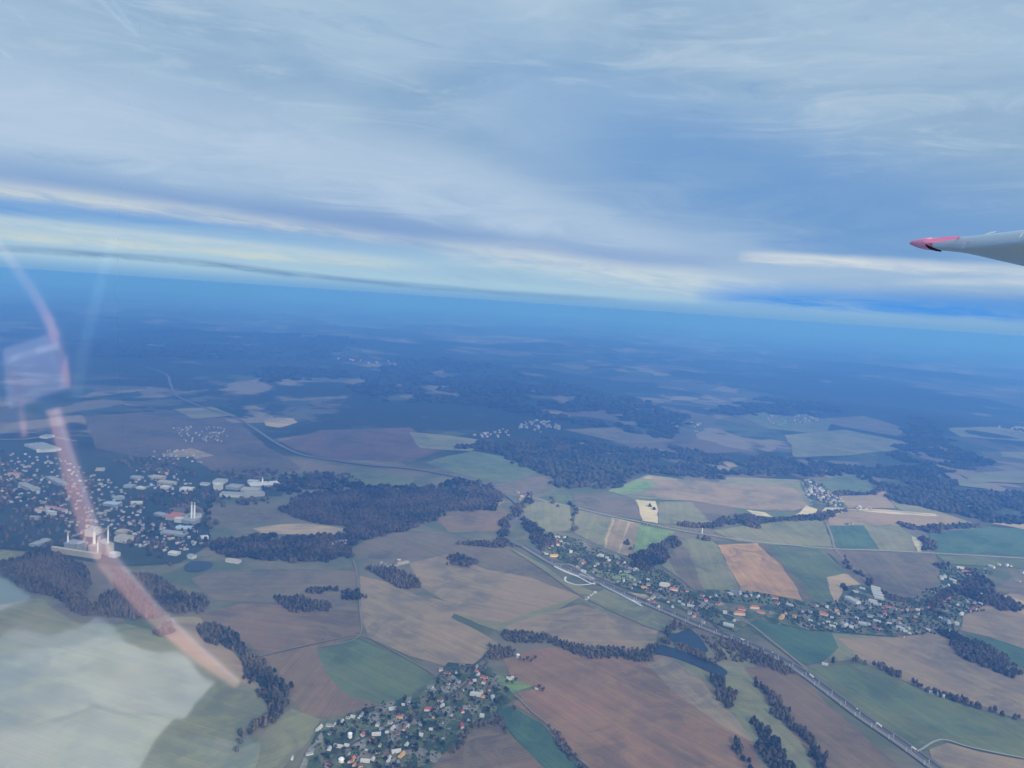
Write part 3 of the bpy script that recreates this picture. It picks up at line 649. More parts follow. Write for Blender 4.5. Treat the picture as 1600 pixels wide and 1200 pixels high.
mid_woods = [
 [(480, 772), (560, 764), (700, 766), (760, 757), (788, 775), (780, 800), (700, 798), (685, 815), (622, 833), (560, 847), (553, 868), (520, 882), (440, 878), (350, 874), (322, 852), (380, 837), (450, 838), (530, 838), (548, 826), (478, 814), (436, 800), (450, 782)],
 [(775, 852), (780, 820), (808, 790), (826, 770), (838, 775), (817, 800), (792, 825), (797, 850)], [(812, 808), (842, 820), (868, 850), (850, 862), (828, 845)],
 [(980, 872), (1012, 856), (1048, 838), (1068, 845), (1047, 862), (1032, 882), (1022, 900), (1000, 892)],
 [(1060, 823), (1110, 817), (1160, 804), (1200, 811), (1240, 806), (1290, 803), (1318, 796), (1322, 800), (1292, 814), (1240, 816), (1150, 820), (1100, 828)],
 [(1090, 842), (1110, 840), (1116, 846), (1095, 848)], [(1015, 790), (1022, 790), (1023, 807), (1018, 808)], [(985, 845), (990, 844), (989, 868), (984, 866)],
 [(1312, 918), (1324, 914), (1331, 938), (1316, 942)], [(1440, 841), (1462, 846), (1466, 862), (1444, 862)],
 [(1430, 823), (1515, 819), (1532, 823), (1487, 829), (1448, 835)], [(1400, 817), (1432, 823), (1436, 832), (1420, 829)],
 [(1497, 908), (1520, 893), (1545, 905), (1562, 930), (1600, 950), (1572, 957), (1530, 943), (1500, 933)], [(1460, 880), (1480, 882), (1482, 893), (1470, 893)],
 [(1440, 945), (1480, 925), (1500, 912), (1502, 922), (1470, 952), (1440, 962)],
 [(700, 850), (730, 848), (790, 842), (800, 853), (760, 858)], [(1305, 862), (1316, 870), (1330, 884), (1372, 922), (1366, 924), (1326, 888)],
 [(860, 777), (868, 782), (872, 795), (866, 792)], [(893, 768), (898, 768), (900, 830), (895, 832)],
 [(1160, 812), (1185, 815), (1180, 826), (1162, 824)], [(1300, 770), (1362, 769), (1385, 765), (1384, 770), (1364, 774), (1305, 776)],
]
wood('woodland', mid_woods, 11.5, 8.5, 13, BR, clr=-1)
town_woods = [[(-60, 700), (0, 705), (90, 790), (150, 830), (90, 862), (-60, 850)], [(150, 720), (300, 718), (310, 745), (200, 740)], [(230, 800), (330, 800), (330, 850), (260, 882), (190, 860), (180, 840)],
 [(190, 770), (310, 765), (440, 780), (330, 800), (200, 795)], [(60, 745), (150, 750), (150, 820), (90, 800)], [(330, 740), (450, 735), (540, 742), (560, 760), (440, 770), (350, 750)]]
wood('town_trees', town_woods, 24, 10, 13, DK, low=True, holes=.55)
far_woods = [
 [(790, 715), (800, 692), (850, 681), (920, 690), (990, 702), (1060, 700), (1150, 715), (1250, 716), (1270, 745), (1130, 743), (1120, 752), (1060, 746), (1010, 739), (950, 766), (880, 766), (858, 747), (838, 738), (800, 722)],
 [(1250, 716), (1330, 730), (1372, 734), (1410, 690), (1420, 650), (1455, 655), (1495, 700), (1560, 722), (1500, 738), (1480, 750), (1500, 766), (1560, 768), (1720, 772), (1720, 822), (1600, 815), (1540, 820), (1500, 808), (1460, 800), (1400, 785), (1384, 766), (1366, 765), (1340, 741), (1290, 745), (1265, 745)],
 [(700, 700), (760, 690), (800, 700), (790, 712), (740, 704)], [(430, 745), (520, 742), (560, 760), (660, 758), (700, 750), (770, 758), (700, 768), (560, 766), (470, 775), (420, 765)]]
far_woods[1] = far_woods[1]
wood('forest', far_woods, 26, 17, 17, ((.012, .022, .014), (.060, .058, .040)), low=True, clr=1.0)
wood('forest', [[(545, 605), (620, 562), (700, 556), (800, 580), (900, 602), (1080, 650), (1075, 690), (1000, 686), (940, 668), (850, 655), (780, 640), (700, 632), (600, 627)],
 [(120, 530), (300, 520), (560, 530), (520, 560), (300, 560), (130, 560)], [(1100, 640), (1200, 620), (1330, 640), (1250, 652), (1150, 650)], [(400, 575), (520, 570), (560, 590), (420, 600)]],
 60, 42, 24, ((.012, .022, .014), (.045, .050, .034)), low=True, clr=1.3)
# ------------------------------------------------------------------ houses
ROOF = dict(red=(.42, .10, .07), orange=(.52, .17, .08), brown=(.20, .10, .075), grey=(.24, .24, .25), pale=(.46, .46, .45), ochre=(.50, .28, .12), slate=(.10, .11, .13))
WALL = dict(white=(.68, .66, .61), cream=(.78, .68, .50), yellow=(.80, .60, .30), grey=(.50, .49, .47), pinkish=(.62, .42, .36))
ROOFW = dict(red='red-roofed', orange='orange-roofed', brown='brown-roofed', grey='grey-roofed', pale='pale-roofed', ochre='ochre-roofed', slate='dark-roofed')
M_win = plain('window_glass', (.05, .06, .07), .3, .5, .1); M_brick = plain('chimney_brick', (.30, .13, .09), .9, .1, .2)
def gable(L, Wd, hw_, hr, over=.5):
    """walls with gable ends, and a roof with thickness and eaves"""
    a, b_ = L/2, Wd/2
    wv = [(-a, -b_, -3), (a, -b_, -3), (a, b_, -3), (-a, b_, -3), (-a, -b_, hw_), (a, -b_, hw_), (a, b_, hw_), (-a, b_, hw_), (-a, 0, hw_+hr), (a, 0, hw_+hr)]
    wf = [(0, 1, 5, 4), (2, 3, 7, 6), (1, 2, 6, 9, 5), (3, 0, 4, 8, 7)]
    e = over*hr/b_; t = .25; a2, b2 = a+over, b_+over
    rv = []
    for x in (-a2, a2): rv += [(x, -b2, hw_-e+.05), (x, 0, hw_+hr+.05), (x, b2, hw_-e+.05), (x, -b2, hw_-e+t+.05), (x, 0, hw_+hr+t+.05), (x, b2, hw_-e+t+.05)]
    rf = [(0, 6, 7, 1), (1, 7, 8, 2), (3, 4, 10, 9), (4, 5, 11, 10), (0, 3, 9, 6), (2, 8, 11, 5), (0, 1, 4, 3), (1, 2, 5, 4), (6, 9, 10, 7), (7, 10, 11, 8)]
    return wv, wf, rv, rf
def hip(L, Wd, hw_, hr, over=.6):
    a, b_ = L/2, Wd/2; wb = Box().box(-a, a, -b_, b_, -3, hw_)
    a2, b2 = a+over, b_+over; k = max(.1, a-b_)
    rv = [(-a2, -b2, hw_+.02), (a2, -b2, hw_+.02), (a2, b2, hw_+.02), (-a2, b2, hw_+.02), (-k, 0, hw_+hr), (k, 0, hw_+hr)]
    return wb.v, wb.f, rv, [(0, 1, 5, 4), (1, 2, 5), (2, 3, 4, 5), (3, 0, 4), (0, 3, 2, 1)]
def windows(L, Wd, z0, n, storeys):
    B = Box()
    for s in (-1, 1):
        for st in range(storeys):
            for k in range(n):
                x = -L/2+L*(k+.5)/n; z = z0+st*2.9; y = s*Wd/2
                B.box(x-.6, x+.6, min(y, y+s*.04), max(y, y+s*.04), z, z+1.3)
    return B
PROTO = {}
def proto(kind):
    if kind in PROTO: return PROTO[kind]
    spec = dict(small=(gable, 11, 8.5, 3.2, 3.4, 3, 1), tall=(gable, 12, 10, 5.6, 4.0, 3, 2), hip=(hip, 12, 11, 5.4, 3.6, 3, 2), long=(gable, 22, 9, 3.8, 3.6, 6, 1), barn=(gable, 28, 12, 5, 3.2, 5, 1), shed=(gable, 8, 5, 2.4, 1.8, 2, 1), manor=(hip, 34, 13, 7.5, 5, 9, 2), block=(hip, 30, 12, 9.5, 1.2, 8, 3))[kind]
    fn, L, Wd, hw_, hr, n_, st = spec
    wv, wf, rv, rf = fn(L, Wd, hw_, hr)
    W_ = bpy.data.meshes.new('wall'); W_.from_pydata(wv, [], wf); W_.materials.append(M_wall)
    R_ = bpy.data.meshes.new('roof'); R_.from_pydata(rv, [], rf); R_.materials.append(M_roof)
    cb = Box().box(L*.12, L*.12+.9, .4, 1.3, hw_+.3, hw_+hr+1.3)
    C_ = bpy.data.meshes.new('chimney'); C_.from_pydata(cb.v, [], cb.f); C_.materials.append(M_brick)
    wb = windows(L, Wd, 1.0, n_, st); G_ = bpy.data.meshes.new('window'); G_.from_pydata(wb.v, [], wb.f); G_.materials.append(M_win)
    PROTO[kind] = (W_, R_, C_, G_); return PROTO[kind]
HOUSES = []
def yaw_at(p, deg):
    return math.atan2(-p.x, p.y)*1.0 + R(deg)      # 0: long side square to the line of sight
KW = dict(small='house', tall='tall house', hip='hip-roofed house', long='long house', barn='long barn', shed='small shed', manor='large hall building', block='apartment block')
CAT = dict(small='house', tall='house', hip='house', long='house', barn='barn', shed='shed', manor='building', block='building')
def house(px, py, roof, wall, kind, village, deg=None, s=1.0, label=None):
    p = at(px, py, G0); 
    if deg is None: deg = random.choice([-28, -20, -10, 5, 15, 62, 70, 78, 100])
    nm = {'barn': 'barn', 'shed': 'shed', 'block': 'apartment_block', 'manor': 'village_hall'}.get(kind, 'house')
    r = empty(nm, (p.x, p.y, G0-.3), yaw_at(p, deg), s)
    W_, R_, C_, G_ = proto(kind)
    for mname, me, c in (('wall', W_, WALL[wall]), ('roof', R_, ROOF[roof])):
        o = bpy.data.objects.new(mname, me); link(o, r); o.color = (*c, 1)
    if village == 'lower' and kind != 'shed' and kind != 'barn': link(bpy.data.objects.new('chimney', C_), r)
    HOUSES.append(dict(o=r, x=px, y=py, roof=roof, wall=wall, kind=kind, v=village, label=label, s=s)); return r
def nth(i):
    T_ = ['first', 'second', 'third', 'fourth', 'fifth', 'sixth', 'seventh', 'eighth', 'ninth', 'tenth', 'eleventh', 'twelfth', 'thirteenth', 'fourteenth', 'fifteenth', 'sixteenth', 'seventeenth', 'eighteenth', 'nineteenth']
    if i < 19: return T_[i]+' '
    t = ['twent', 'thirt', 'fort'][(i+1)//10-2]; u = (i+1) % 10
    return t+('ieth ' if u == 0 else 'y-'+T_[u-1]+' ')
TYPES = {'w': ('pale', 'white'), 'g': ('grey', 'white'), 'r': ('red', 'white'), 'o': ('orange', 'cream'), 'b': ('brown', 'white'), 'p': ('brown', 'pinkish'), 'y': ('ochre', 'yellow'), 's': ('slate', 'grey'), 'c': ('grey', 'cream')}
def run(rows, ox, oy, k, village):
    for zx, zy, t, kind in rows:
        if not t: continue
        rf, wl = TYPES[t]; house(ox+zx/k, oy+zy/k, rf, wl, kind, village, s=random.uniform(.82, 1.12)*(.78 if village == 'lower' else .95))
S, T_, Hh, L_, B_, D_, Mn = 'small', 'tall', 'hip', 'long', 'barn', 'shed', 'manor'
run([(1275,145,'c',T_),(1325,170,'p',L_),(1400,165,'g',S),(1335,262,'b',T_),(1330,297,'g',S),(1425,245,'g',Hh),(1455,315,'w',D_),(1205,295,'w',S),(1225,305,'g',D_),(1270,402,'b',Hh),
 (1285,448,'w',T_),(1175,478,'r',Mn),(960,435,'w',S),(1010,415,'w',D_),(870,470,'w',L_),(905,485,'g',D_),(930,540,'o',L_),(1015,525,'p',L_),(850,585,'c',S),(745,605,'g',T_),(875,635,'w',T_),(965,640,'r',S),
 (997,615,'w',S),(920,675,'b',S),(735,682,'w',L_),(822,665,'w',S),(620,690,'r',T_),(697,735,'o',T_),(540,535,'w',S),(612,518,'g',L_),(450,572,'w',S),(392,592,'w',D_),(350,610,'g',L_),(260,632,'w',L_),
 (345,675,'s',S),(380,655,'g',D_),(420,782,'w',B_),(345,805,'w',S),(490,775,'w',S),(178,845,'g',L_),(35,877,'w',D_),(510,840,'g',D_),(530,900,'o',L_),(550,945,'o',T_),(330,945,'r',T_),(605,945,'b',S),
 (645,905,'w',L_),(705,890,'w',S),(840,890,'w',L_),(765,775,'c',S),(745,830,'r',S),(800,857,'p',S),(900,825,'w',L_),(945,855,'y',L_),(988,768,'w',S),(1055,768,'s',S),(1110,688,'w',T_),(1190,640,'w',S),
 (1090,630,'s',D_),(1100,600,'g',S),(1290,585,'g',D_),(1360,525,'w',D_),(1455,492,'r',S),(1480,460,'g',S),(1450,612,'r',L_),(1500,565,'w',D_),(1295,708,'s',S),(1340,630,'s',D_),(1210,542,'y',D_),
 (655,812,'w',D_),(500,545,'g',S),(590,545,'w',D_),(1000,700,'s',S),(780,640,'g',S)], 450, 1020, 5.333, 'lower')
run([(925,270,'g',S),(930,315,'r',S),(940,350,'w',S),(1000,378,'r',L_),(995,430,'r',T_),(905,408,'w',S),(868,430,'r',S),(880,500,'g',S),(915,552,'w',Mn),(990,568,'o',S),(975,528,'w',S),(1090,588,'w',B_),
 (1050,500,'p',S),(1530,482,'b',T_),(1260,385,'w',L_),(980,765,'w',T_),(830,682,'s',S),(850,655,'b',D_),(850,800,'g',D_)], 600, 1000, 6.4, 'lower')
run([(430,495,'g',L_),(400,545,'p',S),(432,540,'r',T_),(385,560,'g',S),(365,590,'w',L_),(410,602,'y',B_),(505,580,'w',T_),(450,520,'g',S),(470,498,'w',S),(575,643,'r',T_),(575,686,'w',L_),(640,658,'w',S),
 (630,692,'g',S),(652,645,'c',S),(660,598,'w',L_),(678,603,'w',T_),(705,612,'w',S),(718,627,'w',S),(762,640,'p',T_),(802,640,'w',S),(780,690,'w',S),(817,690,'g',L_),(852,678,'g',S),(868,676,'w',S),
 (797,741,'w',L_),(770,745,'g',S),(862,733,'c',S),(860,760,'g',S),(845,780,'w',D_),(885,745,'g',S),(935,735,'w',S),(935,765,'g',T_),(910,778,'y',L_),(1025,766,'w',Mn),(1075,790,'o',Mn),(1150,797,'r',S),
 (960,832,'g',L_),(990,830,'s',S),(940,802,'p',S),(1000,790,'g',S),(1045,855,'b',S),(1070,880,'g',S),(1108,855,'w',S),(1128,872,'w',S),(1172,862,'b',T_),(1170,880,'w',L_),(1190,932,'r',L_),(1165,918,'g',S),
 (990,884,'w',S),(935,842,'r',S),(958,856,'p',S),(1235,822,'r',S),(1255,850,'r',T_),(1282,833,'w',S),(1312,827,'w',L_),(1390,812,'w',L_),(1445,806,'w',L_),(1478,824,'g',S),(1503,822,'w',S),(1545,828,'w',L_),
 (1360,918,'w',T_),(1440,925,'o',Mn),(1455,898,'r',L_),(1380,987,'w',B_),(1410,962,'w',S),(1240,968,'g',S),(1325,866,'p',B_),(1525,890,'o',Mn),(1560,915,'o',L_),(600,832,'w',D_),(618,818,'w',D_),(640,802,'w',D_),(590,840,'g',D_),(628,808,'g',D_),
 (540,660,'g',S),(720,680,'s',S),(830,720,'g',S)], 750, 700, 3.5556, 'middle')
run([(45,140,'r',L_),(60,175,'r',T_),(135,185,'w',L_),(85,262,'y',Mn),(165,258,'y',T_),(110,235,'o',S),(215,222,'g',S),(262,226,'g',S),(285,190,'p',S),(303,192,'w',S),(368,197,'w',T_),(345,242,'o',Mn),
 (400,262,'w',S),(430,220,'y',S),(440,236,'w',S),(492,217,'g',S),(265,282,'w',S),(278,315,'w',S),(322,303,'g',S),(345,295,'w',D_),(375,292,'w',S),(402,316,'w',L_),(422,300,'w',S),(460,296,'g',S),(482,312,'w',L_),(520,322,'w',S),
 (555,266,'w',S),(562,292,'p',S),(592,302,'w',L_),(550,312,'g',S),(610,296,'g',S),(632,304,'w',S),(640,255,'g',L_),(682,286,'w',L_),(680,330,'r',L_),(700,252,'g',S),(728,236,'r',Mn),(720,198,'p',S),(762,198,'r',L_),(792,208,'g',S),
 (700,182,'w',S),(640,196,'g',L_),(745,300,'w',S),(762,298,'w',D_),(790,282,'g',S),(822,268,'y',S),(820,294,'c',S),(828,330,'w',L_),(850,347,'w',L_),(830,376,'p',L_),(880,332,'w',S),(885,360,'w',D_),(912,282,'p',S),(922,258,'y',S),
 (942,240,'w',S),(835,216,'r',S),(872,216,'w',S),(902,215,'r',S),(935,215,'w',S),(962,206,'r',S),(1000,198,'r',S),(1012,180,'r',S),(1040,182,'o',S),(1028,165,'g',S),(1060,152,'r',S),(1080,140,'w',S),(1085,120,'r',S),
 (1102,108,'p',S),(1112,90,'w',S),(1105,70,'g',S),(1125,60,'w',S),(1128,146,'r',L_),(1100,158,'b',S),(1080,192,'g',S),(1085,15,'w',B_),(1105,5,'w',B_),(1155,30,'w',L_),(1165,42,'g',S),(1135,190,'g',S),(1182,182,'w',S),
 (1205,240,'w',L_),(1130,290,'w',L_),(1152,298,'g',S),(1180,304,'w',T_),(1110,276,'g',S),(1080,266,'w',S),(1270,216,'r',L_),(1292,205,'r',S),(1328,176,'w',S),(1290,170,'g',S),(1252,165,'w',S),(1350,122,'w',L_),(1362,75,'g',L_),
 (1130,345,'w',S),(1165,358,'p',S),(1100,345,'g',S),(1000,342,'w',S)], 1200, 900, 4.0, 'eastern')
run([(1278,690,'r',Mn),(1245,668,'w',B_),(1300,712,'w',L_),(1420,660,'w',B_),(1462,650,'w',S),(1505,654,'w',L_),(1530,658,'w',S),(1325,742,'r',S),(1380,776,'w',S),(1380,818,'g',S),(1565,738,'g',L_),(1590,690,'g',S)], 1150, 700, 3.5556, 'eastern')
for zx, zy, ll in ((672,78,1), (675,92,1), (680,107,1.05), (688,124,1.1), (695,142,1), (655,160,.9), (665,175,.8), (545,100,.7), (590,78,.6)):
    house(1200+zx/4, 900+zy/4, 'pale', 'white', 'barn', 'farm', deg=-6, s=ll)
house(1200+528/4, 900+160/4, 'pale', 'white', 'barn', 'farm', deg=-42, s=1.7, label='biggest pale farm barn, standing slantwise on the grass west of the barn rows')
# white silo tower and round tank
def tower(px, py, r, h, label, cat, name):
    p = at(px, py, G0); e = empty(name, (p.x, p.y, G0-.3))
    Box().cyl((0, 0, -1), (0, 0, h), r, r, 14).obj('shell', M_white, e); Box().cyl((0, 0, h+.01), (0, 0, h+r*.6), r*1.05, r*.15, 14).obj('cap', M_white, e); tag(e, label, cat)
M_white = plain('white_render', (.78, .78, .76), .7, .3, .1, .3)
tower(546.6, 1152, 4.6, 9, 'round white silo at the western end of the lower village, by a red-roofed house', 'silo', 'silo')
tower(534, 1189, 6.5, 5, 'low grey-white round tank beside the orange houses at the picture bottom', 'tank', 'tank')
tower(809, 1027, 4.2, 8, 'lone white tank on the bare field edge above the lower village', 'tank', 'tank')
tower(1097, 833, 1.6, 22, 'slender white pylon beside the pale road crossing the wooded stream', 'pylon', 'pylon')

# labels that single each house out
LM = dict(
 lower=[('the white silo', 546, 1152), ('the orange farm at the bottom edge', 551, 1194), ('the ochre-roofed house', 627, 1180), ('the big red-roofed hall', 670, 1109), ('the white manor', 743, 1086), ('the village stream mouth', 765, 1045), ('the lone field house', 839, 1075), ('the brown hip-roofed house', 688, 1095), ('the corner of the green field', 685, 1058), ('the twin orange and pink roofs', 633, 1120), ('the eastern garden edge', 735, 1135), ('the western garden edge', 505, 1140)],
 middle=[('the yellow-walled barn', 865, 869), ('the white row of villas', 940, 870), ('the looping slip road', 930, 905), ('the big white hall', 1038, 915), ('the tan field strip', 1000, 935), ('the railway curve', 1065, 958), ('the long orange-roofed hall', 1155, 960), ('the striped tan field', 1160, 925), ('the small wood', 1010, 895), ('the stream bridge', 1082, 950), ('the allotment sheds', 922, 928)],
 eastern=[('the long yellow hall', 1222, 965), ('the village square', 1290, 960), ('the big red-roofed school', 1382, 959), ('the farm barns', 1370, 945), ('the southern field edge', 1315, 978), ('the wooded stream', 1425, 975), ('the curved red-roofed street', 1462, 942), ('the factory with the red roof', 1509, 893), ('the bend of the street', 1480, 920), ('the eastern wood', 1530, 925), ('the outlying orange hall', 1286, 961), ('the stream ford', 1485, 975), ('the tan strip field', 1522, 955)],
 farm=[('the big slanting barn', 1332, 940)])
VW = dict(lower='lower village', middle='middle village', eastern='eastern village', farm='farmyard')
ORD = ['', 'second ', 'third ', 'fourth ', 'fifth ', 'sixth ', 'seventh ', 'eighth ', 'ninth ', 'tenth ', 'eleventh ', 'twelfth ']
used = {}
for h_ in HOUSES:
    if h_['label']: continue
    nm, lx, ly = min(LM[h_['v']], key=lambda q: math.hypot(q[1]-h_['x'], (q[2]-h_['y'])*1.6))
    dx, dy = h_['x']-lx, (h_['y']-ly)*1.6
    rel = ('east of' if dx > 0 else 'west of') if abs(dx) > abs(dy) else ('this side of' if dy > 0 else 'beyond')
    h_['key'] = (h_['wall'], h_['roof'], KW[h_['kind']], rel, nm, h_['v']); h_['d'] = math.hypot(dx, dy); used.setdefault(h_['key'], []).append(h_)
for k_, hs in used.items():
    hs.sort(key=lambda q: q['d'])
    for i, q in enumerate(hs):
        wl, rf, kd, rel, nm, v = k_
        q['label'] = f"{wl}-walled {ROOFW[rf]} {kd}, {ORD[i]}{rel} {nm}".replace(', ', ', ' if ORD[i] == '' else ', the ', 1)
GRP = dict(lower='houses of the lower village', middle='houses of the middle village', eastern='houses of the eastern village', farm='pale farm barns in the eastern village')
for h_ in HOUSES: tag(h_['o'], h_['label'], CAT[h_['kind']], GRP[h_['v']])

# ------------------------------------------------------------------ small far houses as masses
def far_houses(name, spots, label, hmin=4, hmax=7):
    VV, FF, CC = [], [], []; k = 0
    pal = [(.44, .44, .42), (.32, .33, .31), (.29, .28, .25), (.34, .17, .12), (.38, .22, .16), (.22, .22, .22), (.42, .40, .35), (.14, .14, .15)]
    for x, y, s in spots:
        p = at(x, y, G0); z = hgt(p.x, p.y)+G0-.5 if math.hypot(p.x, p.y) > 5600 else G0-.5
        wv, wf, rv, rf = gable(random.uniform(9, 17)*s, random.uniform(8, 11)*s, random.uniform(hmin, hmax)*s, 3.0*s)
        a = yaw_at(p, random.choice([-25, -12, 4, 20, 68, 80])); ca, sa = math.cos(a), math.sin(a)
        for vs, fs, c in ((wv, wf, random.choice(pal[:3])), (rv, rf, random.choice(pal))):
            q = [(vx*ca-vy*sa+p.x, vx*sa+vy*ca+p.y, vz+z) for vx, vy, vz in vs]; VV += q
            for f in fs:
                for j in range(1, len(f)-1): FF.append((f[0]+k, f[j]+k, f[j+1]+k))
            CC += [(*c, 1)]*len(vs); k += len(vs)
    o = mesh_obj(name, np.array(VV), np.array(FF), M_stuffhouse, colr=np.array(CC)); tag(o, label, None, None, 'stuff')
def scatter(P, n, s=1.0):
    xs = [p[0] for p in P]; ys = [p[1] for p in P]; out = []
    while len(out) < n:
        x, y = random.uniform(min(xs), max(xs)), random.uniform(min(ys), max(ys))
        if inside(P, np.array([x]), np.array([y]))[0]: out.append((x, y, s*random.uniform(.7, 1.3)))
    return out
far_houses('distant_village', scatter([(1250, 752), (1262, 748), (1275, 756), (1290, 764), (1305, 775), (1318, 785), (1315, 792), (1300, 790), (1280, 782), (1262, 775), (1256, 765)], 85, 1.1)+scatter([(1325, 792), (1345, 792), (1372, 795), (1345, 797)], 16)+scatter([(1312, 819), (1334, 818), (1330, 821)], 7), 'pale houses of the far village between the tan fields')
far_houses('distant_village', scatter([(800, 668), (830, 655), (870, 660), (880, 670), (840, 676)], 40, 1.3)+scatter([(740, 680), (790, 668), (800, 680), (760, 690)], 22, 1.2)+scatter([(1000, 650), (1100, 660), (1090, 675)], 20, 1.3)+scatter([(1180, 650), (1290, 648), (1280, 662), (1210, 664)], 46, 1.5)+scatter([(1150, 560), (1250, 566), (1240, 572)], 12, 1.8)+scatter([(520, 560), (640, 566), (620, 574)], 14, 1.8)+scatter([(1540, 668), (1620, 666), (1610, 676)], 16, 1.5)+scatter([(796, 762), (812, 772), (806, 782), (830, 778)], 12), 'scattered pale dots of villages far off in the hills')
far_houses('distant_town', scatter([(-20, 705), (90, 715), (170, 740), (230, 800), (200, 850), (120, 850), (60, 800), (-20, 790)], 380, .82)+scatter([(230, 705), (300, 700), (340, 715), (290, 730), (240, 722)], 30, .85)
 +scatter([(265, 665), (350, 668), (360, 690), (290, 690)], 60, .75)+scatter([(210, 735), (270, 735), (310, 765), (280, 775), (200, 760)], 60, .8)+scatter([(200, 815), (300, 820), (330, 845), (280, 870), (200, 850)], 90, .75)+scatter([(500, 848), (520, 843), (545, 848), (540, 858), (510, 858)], 26, 1.0)+scatter([(570, 885), (640, 872), (620, 885)], 8), 'closely packed pale houses of the distant town and its suburbs')

# ------------------------------------------------------------------ factories of the distant town
M_hallw = object_tinted('sheet_metal_wall', .6, .12, .1); M_hallr = object_tinted('flat_hall_roof', .7, .15, .05)
M_hallgrey = plain('weathered_concrete', (.45, .44, .42), .9, .1, .2, .2)
HC = dict(white=(.50, .50, .48), pale=(.27, .29, .29), cream=(.36, .33, .26), red=(.42, .16, .12), blue=(.35, .45, .52), grey=(.40, .41, .42))
def hall(x0, y0, x1, y1, depth, h, wall, roof, label, name='factory_hall', cat='factory hall', group='halls of the distant town', saw=False):
    a, b_ = at(x0, y0, G0), at(x1, y1, G0); L = (b_-a).length; yaw = math.atan2(b_.y-a.y, b_.x-a.x)
    z = G0-.4+(max(hgt(a.x, a.y), hgt(b_.x, b_.y)) if a.length > 5600 else 0)
    e = empty(name, (a.x, a.y, z), yaw)
    o = Box().box(0, L, 0, depth, -8, h).obj('wall', M_hallw, e); o.color = (*HC[wall], 1)
    B = Box(); n_ = max(2, int(depth/22)) if saw else 1
    for i in range(n_):
        y0_, y1_ = -1+(depth+2)*i/n_, -1+(depth+2)*(i+1)/n_; ym = (y0_+y1_)/2
        B.add([(-1, y0_, h+.05), (L+1, y0_, h+.05), (L+1, y1_, h+.05), (-1, y1_, h+.05), (-1, ym, h+2.5), (L+1, ym, h+2.5)], [(0, 1, 5, 4), (1, 2, 5), (2, 3, 4, 5), (3, 0, 4), (0, 3, 2, 1)])
    o = B.obj('roof', M_hallr, e); o.color = (*HC[roof], 1)
    tag(e, label, cat, group); return e
def chimney(x, yb, yt, r, label, band=True):
    p = at(x, yb, G0); d = (p-EYE).length; z = G0
    hgt_ = (yb-yt)/F*d*1.08; e = empty('factory_chimney', (p.x, p.y, z-1))
    Box().cyl((0, 0, 0), (0, 0, hgt_*.86), r*1.25, r*.95, 12).obj('shaft', M_white, e)
    Box().cyl((0, 0, hgt_*.86), (0, 0, hgt_), r*.98, r*.9, 12).obj('top_band', M_hallgrey, e)
    tag(e, label, 'chimney', 'tall chimneys of the distant town')
